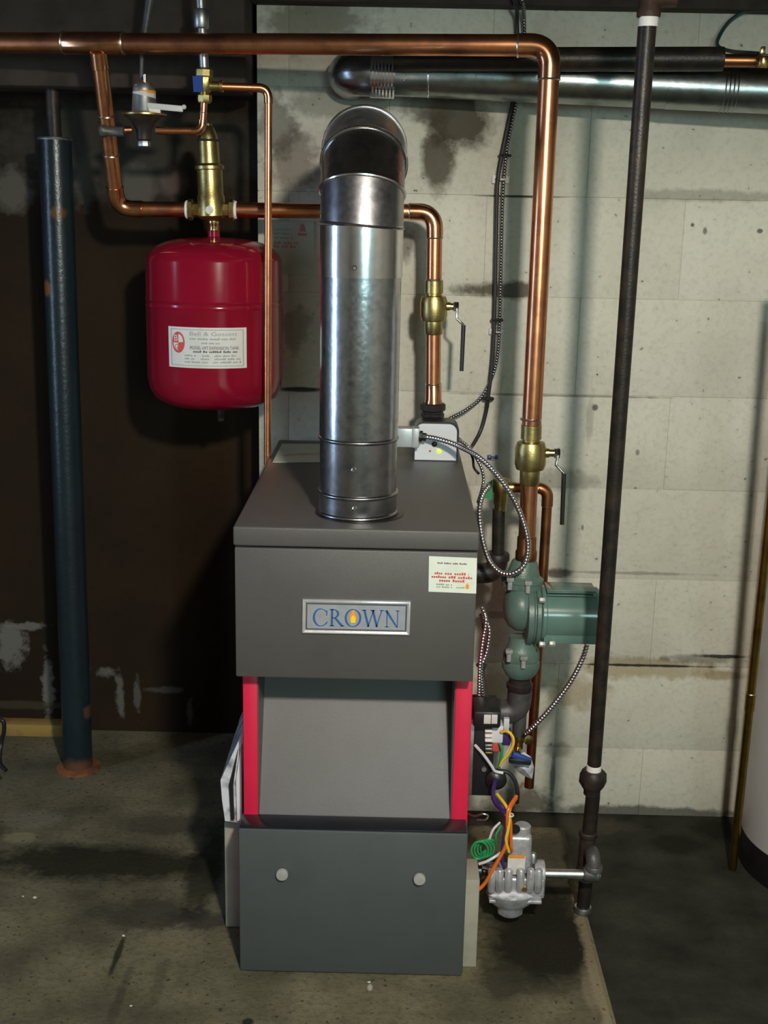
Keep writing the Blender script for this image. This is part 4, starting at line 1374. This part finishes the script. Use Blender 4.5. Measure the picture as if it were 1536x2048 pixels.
# ------------------------------------------------------------------ expansion tank
YT = 2.755
tkx = P(430, 640, YT).x
kt = mm(P(430, 640, YT))
ztop, zbot = P(430, 470, YT - .10).z, P(430, 812, YT - .08).z
TR = 135.5 * kt
zs0 = P(430, 470, YT).z
zt_ = P(430, 478, YT).z
zb_ = P(430, 796, YT).z
tank = thing('expansion_tank', 'red steel expansion tank hanging below the brass air separator', 'tank', (tkx, YT, zb_ - .02))
H_ = zt_ - zb_
prof = [(.012, -.022), (.05, -.020), (TR * .72, -.010), (TR * .90, .006), (TR * .97, .026), (TR, .052), (TR, H_ * .585), (TR * 1.008, H_ * .592), (TR * .995, H_ * .602), (TR * .995, H_ * .620), (TR * 1.008, H_ * .63),
        (TR * .995, H_ * .64)]
hs = H_ - .055
for i in range(1, 11):
    a = PI / 2 * i / 10
    prof.append((TR * .995 * math.cos(a) ** .62 if i < 10 else .020, hs + .058 * math.sin(a)))
prof = [p_ for p_ in prof if p_[0] > .001]
prof += [(.0135, hs + .060), (.0135, hs + .085)]
part('shell', G().lathe(prof, V((tkx, YT, zb_)), (0, 0, 1), 64), M['tank_red'], tank)
part('valve_stem', G().lathe([(.008, 0), (.008, .03), (.006, .034)], V((tkx + .01, YT, zb_ - .02)), (0, 0, -1), 12), M['iron_fit'], tank)
# label wrapped on the shell
lz1, lz0 = (P(338, 654, YT - TR).z + P(492, 657, YT - TR).z) / 2, (P(340, 735, YT - TR).z + P(492, 739, YT - TR).z) / 2


def ang_of(px):
    """angle on the shell that shows at pixel column px"""
    lo_, hi_ = -1.4, 1.4
    for _ in range(40):
        a = (lo_ + hi_) / 2
        p = V((tkx + TR * math.sin(a), YT - TR * math.cos(a), (lz0 + lz1) / 2)) - CAMP
        u = p.dot(RGT) / p.dot(FWD) * F_PX + IW / 2
        if u < px:
            lo_ = a
        else:
            hi_ = a
    return lo_


aL, aR = ang_of(338), ang_of(493)
LW, LH = (aR - aL) * TR, lz1 - lz0


def onshell(p):
    a = aL + p.x / TR
    return V((tkx + (TR + p.z) * math.sin(a), YT - (TR + p.z) * math.cos(a), lz0 + p.y))


def grid(w_, h_, z_, n=16, x0=0, y0=0):
    g = G()
    vs = [V((x0 + w_ * i / n, y0 + h_ * j, z_)) for j in (0, 1) for i in range(n + 1)]
    return g.add(vs, [[i, i + 1, n + 2 + i, n + 1 + i] for i in range(n)])


tl_ = part('label', grid(LW, LH, .0006).mapped(onshell), M['label_white'], tank, 'white label with print and a red emblem')


def text_geo(s, x, y, h, width=None, z_=.0010):
    cu = bpy.data.curves.new('t', 'FONT')
    cu.body = s
    cu.size = 1.0
    ob = bpy.data.objects.new('t', cu)
    COL.objects.link(ob)
    bpy.context.view_layer.update()
    me = bpy.data.meshes.new_from_object(ob)
    vs = [v.co.copy() for v in me.vertices]
    fs = [list(p.vertices) for p in me.polygons]
    bpy.data.objects.remove(ob)
    bpy.data.meshes.remove(me)
    bpy.data.curves.remove(cu)
    if not vs:
        return G()
    mx = max(v.x for v in vs)
    mn = min(v.x for v in vs)
    cap = .72
    sx_ = (width / (mx - mn)) if width else h / cap
    return G().add([V((x + (v.x - mn) * sx_, y + v.y * h / cap, z_)) for v in vs], fs)


def merge(*gs):
    g = G()
    for q in gs:
        g.add(q.v, q.f)
    return g


part('lettering', merge(text_geo('Bell & Gossett', LW * .30, LH * .80, LH * .10, LW * .58),
                        flat_polys(word_rows([(LW * .30, LW * .88, LH * .70, LH * .05), (LW * .44, LW * .68, LH * .60, LH * .04)], 8), .0008, .0010)).mapped(onshell), M['ink_grey'], tl_, 'faded grey print')
part('lettering', merge(text_geo('MODEL HFT EXPANSION TANK', LW * .30, LH * .46, LH * .085, LW * .60),
                        flat_polys(word_rows([(LW * .34, LW * .88, LH * .385, LH * .05)], 9), .0008, .0010)).mapped(onshell), M['ink_black'], tl_, 'bold dark print')
part('lettering', flat_polys(word_rows([(LW * .23, LW * .38, LH * .29, LH * .045), (LW * .45, LW * .54, LH * .29, LH * .045), (LW * .60, LW * .86, LH * .29, LH * .045),
                                        (LW * .23, LW * .36, LH * .21, LH * .045), (LW * .43, LW * .54, LH * .21, LH * .045), (LW * .60, LW * .92, LH * .21, LH * .045),
                                        (LW * .23, LW * .52, LH * .13, LH * .045), (LW * .58, LW * .93, LH * .13, LH * .045)], 10), .0008, .0010).mapped(onshell), M['ink_grey'], tl_, 'rows of small grey print')
bd = []
for (x0, y0, x1, y1) in ((.04, .05, .96, .065), (.04, .935, .96, .95), (.04, .05, .05, .95), (.95, .05, .96, .95)):
    bd += [grid((x1 - x0) * LW, (y1 - y0) * LH, .0008, 12, x0 * LW, y0 * LH)]
part('border', merge(*bd).mapped(onshell), M['ink_grey'], tl_)
# emblem: red oval with white letters
ecx, ecy, ea, eb = LW * .145, LH * .62, LW * .088, LH * .26
part('emblem', G().add([V((ecx, ecy, .0009))] + [V((ecx + ea * math.cos(2 * PI * i / 32), ecy + eb * math.sin(2 * PI * i / 32), .0009)) for i in range(32)],
                       [[0, 1 + i, 1 + (i + 1) % 32] for i in range(32)]).mapped(onshell), M['ink_red'], tl_, 'red oval emblem')
em = [G().add([V((ecx + ea * .82 * x, ecy + eb * .82 * y, .0011)) for x, y in pts_], [list(range(len(pts_)))]) for pts_ in
      ([(0.05, .0)] + [(.05 + .9 * math.cos(a * PI / 16), .05 + .9 * math.sin(a * PI / 16)) for a in range(0, 9)],
       [(-.05, -.05)] + [(-.05 - .9 * math.cos(a * PI / 16), -.05 - .9 * math.sin(a * PI / 16)) for a in range(0, 9)])]
part('emblem_mark', merge(*em, text_geo('B', ecx - ea * .62, ecy + eb * .12, eb * .6, ea * .55, .0012)).mapped(onshell), M['label_white'], tl_)
part('emblem_mark', text_geo('G', ecx - ea * .55, ecy - eb * .72, eb * .58, ea * .5, .0014).mapped(onshell), M['ink_red'], tl_)

# ------------------------------------------------------------------ air separator
sepx = P(424, 420, YS)
ksx = mm(sepx)
sp = thing('air_separator', 'upright brass air separator above the red tank', 'valve', (sepx.x, YS, P(424, 458, YS).z))


def sz(py):
    return P(420, py, YS).z


def sx_at(py):
    return P(414 + (py - 260) * .06, py, YS)


part('lower_body', G().lathe([(16 * ksx, 0), (24 * ksx, 3 * ksx), (28 * ksx, 8 * ksx), (27 * ksx, 46 * ksx), (25 * ksx, 50 * ksx), (25 * ksx, 96 * ksx), (29 * ksx, 98 * ksx), (29 * ksx, 104 * ksx), (27 * ksx, 106 * ksx)],
                             P(424, 440, YS), P(419, 334, YS) - P(424, 440, YS), 32), M['brass'], sp)
part('upper_body', G().lathe([(26 * ksx, 0), (27 * ksx, 2 * ksx), (25 * ksx, 5 * ksx), (21 * ksx, 7 * ksx), (20.5 * ksx, 50 * ksx), (18 * ksx, 53 * ksx)], P(419, 334, YS), P(416, 280, YS) - P(419, 334, YS), 32), M['brass'], sp)
part('ring', G().ring(P(419, 334, YS), (0, 0, 1), 26.5 * ksx, .0028, 32, 8), M['black_rubber'], sp, 'dark sealing ring')
part('ring', G().ring(P(416.5, 281, YS), (0, 0, 1), 20 * ksx, .0026, 32, 8), M['black_rubber'], sp, 'dark upper ring')
part('vent_cap', G().lathe([(20 * ksx, 0), (19 * ksx, 6 * ksx), (12 * ksx, 24 * ksx), (9 * ksx, 26 * ksx), (8 * ksx, 30 * ksx)], P(416, 279, YS), (0, 0, 1), 12), M['brass'], sp, 'tapered vent cap')
part('side_port', G().lathe([(18 * ksx, 0), (21 * ksx, 2 * ksx), (21 * ksx, 9 * ksx), (15 * ksx, 12 * ksx), (15 * ksx, 28 * ksx), (20 * ksx, 44 * ksx)], P(376, 419, YS), (1, 0, 0), 8), M['brass'], sp)
part('side_port', G().lathe([(18 * ksx, 0), (21 * ksx, 2 * ksx), (21 * ksx, 9 * ksx), (15 * ksx, 12 * ksx), (15 * ksx, 28 * ksx), (20 * ksx, 44 * ksx)], P(469, 420, YS), (-1, 0, 0), 8), M['brass'], sp)
part('solder_joint', G().lathe([(16 * ksx, 0), (18 * ksx, 2 * ksx), (18 * ksx, 5 * ksx)], P(371, 419, YS), (1, 0, 0), 24), M['ptfe'], sp, 'white joint ring')
part('solder_joint', G().lathe([(16 * ksx, 0), (18 * ksx, 2 * ksx), (18 * ksx, 5 * ksx)], P(474, 420, YS), (-1, 0, 0), 24), M['ptfe'], sp, 'white joint ring')
part('plug', G().lathe([(8 * ksx, 0), (8 * ksx, 3 * ksx)], P(419, 420, YS - 28 * ksx), (0, -1, 0), 14), M['galv_dull'], sp, 'pale round plug')
part('nipple', G().lathe([(11 * ksx, 0), (11 * ksx, 5 * ksx), (9 * ksx, 8 * ksx), (9 * ksx, 18 * ksx)], P(427, 442, YS), (0, 0, -1), 16), M['brass_bright'], sp)

# ------------------------------------------------------------------ fill line: regulator, check valve, tubes
YFv = 2.60
kf = mm(P(300, 240, YFv))
rg = thing('pressure_regulator', 'bell shaped pressure regulator with lever on the left fill line', 'valve', P(287, 285, YFv))
part('bell', G().lathe([(10 * kf, 0), (14 * kf, 3 * kf), (15 * kf, 20 * kf), (26 * kf, 38 * kf), (38 * kf, 48 * kf), (40 * kf, 52 * kf)], P(288, 282, YFv), (0, 0, 1), 24), M['iron_fit'], rg)
part('diaphragm_flange', G().lathe([(36 * kf, 0), (44 * kf, 2 * kf), (44 * kf, 5 * kf), (30 * kf, 8 * kf)], P(289, 233, YFv), (0, 0, 1), 28), M['brass'], rg, 'brass rimmed flange')
bon = part('bonnet', G().lathe([(27 * kf, 0), (25 * kf, 4 * kf), (22 * kf, 44 * kf), (20 * kf, 52 * kf), (17 * kf, 56 * kf), (8 * kf, 58 * kf)], P(289, 226, YFv), (0, 0, 1), 28), M['galv_dull'], rg)
part('label', G().lathe([(23.2 * kf, 0), (22.8 * kf, 30 * kf)], P(289, 216, YFv), (0, 0, 1), 28), M['label_white'], bon, 'white wrap label')
part('band', G().lathe([(22.6 * kf, 0), (22.4 * kf, 5 * kf)], P(289, 187, YFv), (0, 0, 1), 28), M['ink_orange'], bon, 'orange band')
part('adjusting_screw', G().lathe([(9 * kf, 0), (9 * kf, 5 * kf), (4 * kf, 6 * kf), (4 * kf, 20 * kf)], P(290, 170, YFv), (0, 0, 1), 12), M['chrome'], rg)
part('lever', G().obox((P(290, 211, YFv - .02) + P(366, 218, YFv - .02)) / 2, P(366, 218, YFv - .02) - P(290, 211, YFv - .02), V((0, .005, 0)), V((0, 0, 12 * kf)), .002).ball(
    P(368, 214, YFv - .02), .005), M['label_white'], rg, 'pale lever')
part('lever_bracket', G().box(P(284, 228, YFv - .022) - V((0, 0, 0)), P(322, 216, YFv - .012), .001), M['ptfe'], rg)
part('drain_nub', G().lathe([(12 * kf, 0), (13 * kf, 3 * kf), (13 * kf, 10 * kf)], P(288, 282, YFv), (0, 0, -1), 8), M['galv_dull'], rg)
fp = thing('fill_pipe', 'dark copper fill pipe through the regulator and up to the blue tagged valve', 'pipe', P(400, 262, YFv))
part('pipe', G().tube([P(212, 262, YFv - .02), P(262, 260, YFv)], .0075, 16), M['copper_dull'], fp)
part('end_fitting', G().lathe([(.010, 0), (.013, .003), (.013, .012), (.010, .016), (.010, .05)], P(199, 262, YFv - .02), (1, 0, 0), 8), M['iron_grey'], fp)
fl_ = fillet([P(312, 261, YFv), P(404, 262, YFv), P(408, 200, YFv)], .016, 8)
part('pipe', G().tube(fl_, .0078, 16), M['copper'], fp)
part('elbow', G().tube(fillet([P(384, 262, YFv), P(404, 262, YFv), P(405, 240, YFv)], .016, 8), .0092, 16), M['copper_fit'], fp)
part('solder_joint', solder(P(406.5, 226, YFv), (0, 0, 1), .0078), M['solder'], fp)
cvv = thing('check_valve', 'brass check valve with a blue tag above the fill pipe', 'valve', P(410, 205, YFv))
part('body', G().lathe([(13 * kf, 0), (15 * kf, 4 * kf), (15 * kf, 14 * kf), (10 * kf, 18 * kf), (15 * kf, 24 * kf), (15 * kf, 48 * kf), (18 * kf, 50 * kf), (18 * kf, 62 * kf), (12 * kf, 66 * kf)], P(409, 206, YFv), (0, 0, 1), 8),
     M['brass'], cvv)
part('side_outlet', G().lathe([(9 * kf, 0), (9 * kf, 22 * kf), (12 * kf, 24 * kf), (12 * kf, 30 * kf)], P(416, 172, YFv), (1, 0, 0), 12), M['brass'], cvv)
part('tag', G().prism([P(385, 152, YFv - .02), P(405, 152, YFv - .022), P(405, 184, YFv - .022), P(387, 184, YFv - .02)], (0, .0015, 0)), M['blue_plastic'], cvv, 'blue tag')
part('joint_ring', G().lathe([(10 * kf, 0), (10.5 * kf, 4 * kf)], P(440, 172, YFv), (1, 0, 0), 16), M['ptfe'], cvv)
thin = [P(440, 173, YFv), P(537, 176, YFv + .01), P(535, 930, 2.625)]
tt = thing('thin_copper_tube', 'thin copper tube dropping in front of the red tank to the boiler', 'pipe', P(535, 930, 2.625))
part('pipe', G().tube(fillet(thin, .022, 10), .0079, 18), M['copper'], tt)
d1, d2 = (thin[0] - thin[1]).normalized(), (thin[2] - thin[1]).normalized()
part('elbow', G().tube(fillet([thin[1] + d1 * .034, thin[1], thin[1] + d2 * .030], .022, 10), .0091, 18), M['copper_fit'], tt)
part('solder_joint', solder(thin[1] + d2 * .030, d2, .0079), M['solder'], tt)
wf = thing('water_feed_pipe', 'grey steel feed pipe rising behind the copper main to the ceiling', 'pipe', P(409, 140, YFv))
part('pipe', G().tube([P(409, 146, YFv), P(400, -20, YFv), P(386, -280, YFv)], .0095, 18), M['galv_dull'], wf)
part('coupling', G().lathe([(.013, 0), (.0155, .003), (.0155, .035), (.013, .038)], P(403, 58, YFv), (0, 0, 1), 8), M['galv_dull'], wf)
single('hanger_rod', G().tube([P(283, 158, YFv + .03), P(284, 100, YFv + .03), P(303, -20, YFv + .03), P(318, -200, YFv + .03)], [.004, .005, .011, .011], 12), M['iron_grey'], 'grey rod hanging behind the main above the regulator', 'rod')

# ------------------------------------------------------------------ notice on the wall
YN = YW - .004
na, nb_, ncn = P(513, 440, YN), P(628, 440, YN), P(514, 546, YN)
nw, nh = nb_.x - na.x, na.z - ncn.z
fn = quad_frame(V((na.x, YN, ncn.z)), V((1, 0, 0)), V((0, 0, 1)))
nt_ = thing('paper_notice', 'faded paper notice with red print taped to the block wall', 'notice', (na.x, YN, ncn.z))
part('sheet', G().box((0.006, 0, -.001), (nw, nh, .0006)).mapped(fn), M['paper_wall'], nt_)
part('print', flat_polys(word_rows([(nw * .30, nw * .74, nh * .56, nh * .05), (nw * .30, nw * .72, nh * .49, nh * .05)], 21), .0005, .0010).mapped(fn), M['ink_pink'], nt_, 'two red lines')
part('emblem', flat_polys([[(nw * .72, nh * .72), (nw * .88, nh * .72), (nw * .88, nh * .77), (nw * .72, nh * .77)], [(nw * .75, nh * .80), (nw * .86, nh * .80), (nw * .83, nh * .94), (nw * .77, nh * .94)]], .0005, .0010).mapped(fn),
     M['ink_pink'], nt_, 'red emblem')
part('print', flat_polys(word_rows([(nw * .30, nw * .62, nh * .82, nh * .03), (nw * .30, nw * .60, nh * .74, nh * .03), (nw * .30, nw * .64, nh * .66, nh * .03)], 22), .0005, .0010).mapped(fn), M['ink_grey'], nt_, 'grey lines')

# ------------------------------------------------------------------ support post on the left
YQ = 2.865
col_a, col_b = P(110, 278, YQ), P(156, 1520, YQ)
kc = mm(P(130, 900, YQ))
cdir = col_b - col_a
M['post_b'] = stained('blue_black_post_paint', (.011, .021, .028), (.008, .015, .019),
                      [(P(124, 425, YQ).x, P(124, 425, YQ).z, .022, .020, (.12, .05, .02), .8, .8), (P(100, 575, YQ).x, P(100, 575, YQ).z, .012, .022, (.2, .07, .02), .85, .7),
                       (P(180, 1420, YQ).x, P(180, 1420, YQ).z, .012, .02, (.13, .06, .03), .7, .8), (P(156, 1530, YQ).x, P(156, 1530, YQ).z, .05, .035, (.16, .07, .03), .7, .9)],
                      .30, 9, .25, 60, .2, spec=.5)
post = thing('support_post', 'blue black steel support post at the left with rust spots', 'post', (col_b.x, YQ, 0))
part('tube', G().tube([col_a, V((col_b.x, YQ, 0.006))], 30.5 * kc, 36), M['post_b'], post)
part('top_collar', G().ring(col_a, cdir, 29 * kc, .004, 36, 8), M['galv_dull'], post)
part('jack_screw', G().tube([col_a - cdir.normalized() * -.02, P(104, 168, YQ)], 13 * kc, 20), M['iron_fit'], post)
part('base_plate', G().lathe([(46 * kc, 0), (46 * kc, .005), (34 * kc, .009)], V((col_b.x, YQ, 0.0)), (0, 0, 1), 24), M['rust'], post, 'rusty base plate')
part('head_plate', G().box((P(70, 170, YQ).x, YQ - .06, P(100, 172, YQ).z - .004), (P(140, 170, YQ).x, YQ + .06, P(100, 172, YQ).z + .003), .002), M['iron_fit'], post)

# black bent leg at the left edge
lg = spline([P(-8, 1440, 2.75), P(6, 1442, 2.75), P(8, 1462, 2.75), P(2, 1490, 2.75), P(0, 1525, 2.72), P(12, 1541, 2.70)], 8)
single('iron_hook', G().tube(lg, .0052, 10), M['black_plastic'], 'bent black iron rod standing at the left edge of the photo', 'rod')

# ------------------------------------------------------------------ right edge: water heater and copper pipe
YH = 2.685
hl = P(1489, 1640, YH)
HR = .23
hx = hl.x + HR * 1.015
wh = thing('water_heater', 'pale grey water heater cut off by the right edge', 'water heater', (hx, YH, ZLOW))
part('jacket', G().lathe([(HR, 0), (HR, 1.20), (HR * .96, 1.24), (.05, 1.26)], V((hx, YH, P(1490, 1668, YH).z)), (0, 0, 1), 64), M['heater'], wh)
part('base_ring', G().lathe([(HR * .98, 0), (HR * 1.006, .01), (HR * 1.006, P(1490, 1668, YH).z - ZLOW + .004)], V((hx, YH, ZLOW)), (0, 0, 1), 64), M['black_plastic'], wh, 'black base ring')
ra, rb2 = P(1541, 1010, 2.53), PZ(1465, 1738, ZLOW)
rp = thing('copper_drain_pipe', 'tarnished copper pipe slanting down beside the water heater', 'pipe', rb2)
part('pipe', G().tube([ra + (ra - rb2) * .55, rb2], .0100, 18), M['brass_pipe'], rp)
cpx = ra + (rb2 - ra) * ((1357 - 1000) / 738.0)
part('coupling', G().lathe([(.010, 0), (.0118, .001), (.0118, .045), (.010, .046)], cpx, rb2 - ra, 18), M['brass_pipe'], rp)
part('solder_joint', solder(cpx, rb2 - ra, .0105), M['solder'], rp)

# ------------------------------------------------------------------ small debris on the floor
chips = [(70, 1797, 7, 'pale chip on the floor at the far left'), (46, 1794, 5, 'tiny chip left of the pale chip'), (247, 1873, 6, 'pale chip in front of the floor crack'), (262, 2013, 5, 'small chip at the bottom edge'),
         (738, 1966, 6, 'pale chip just in front of the boiler door')]
for i, (cx_, cy_, r_, lb_) in enumerate(chips):
    c = PZ(cx_, cy_, 0)
    kk = mm(c)
    rd = random.Random(i + 30)
    g = G().ball(c + V((0, 0, r_ * kk * .25)), r_ * kk * .6, r_ * kk * .45, r_ * kk * .3, 8)
    g.v = [v + V((rd.uniform(-1, 1), rd.uniform(-1, 1), rd.uniform(0, 1))) * r_ * kk * .12 for v in g.v]
    single('debris_chip', g, M['debris'], lb_, 'debris', 'pale chips on the floor', sharp=15)
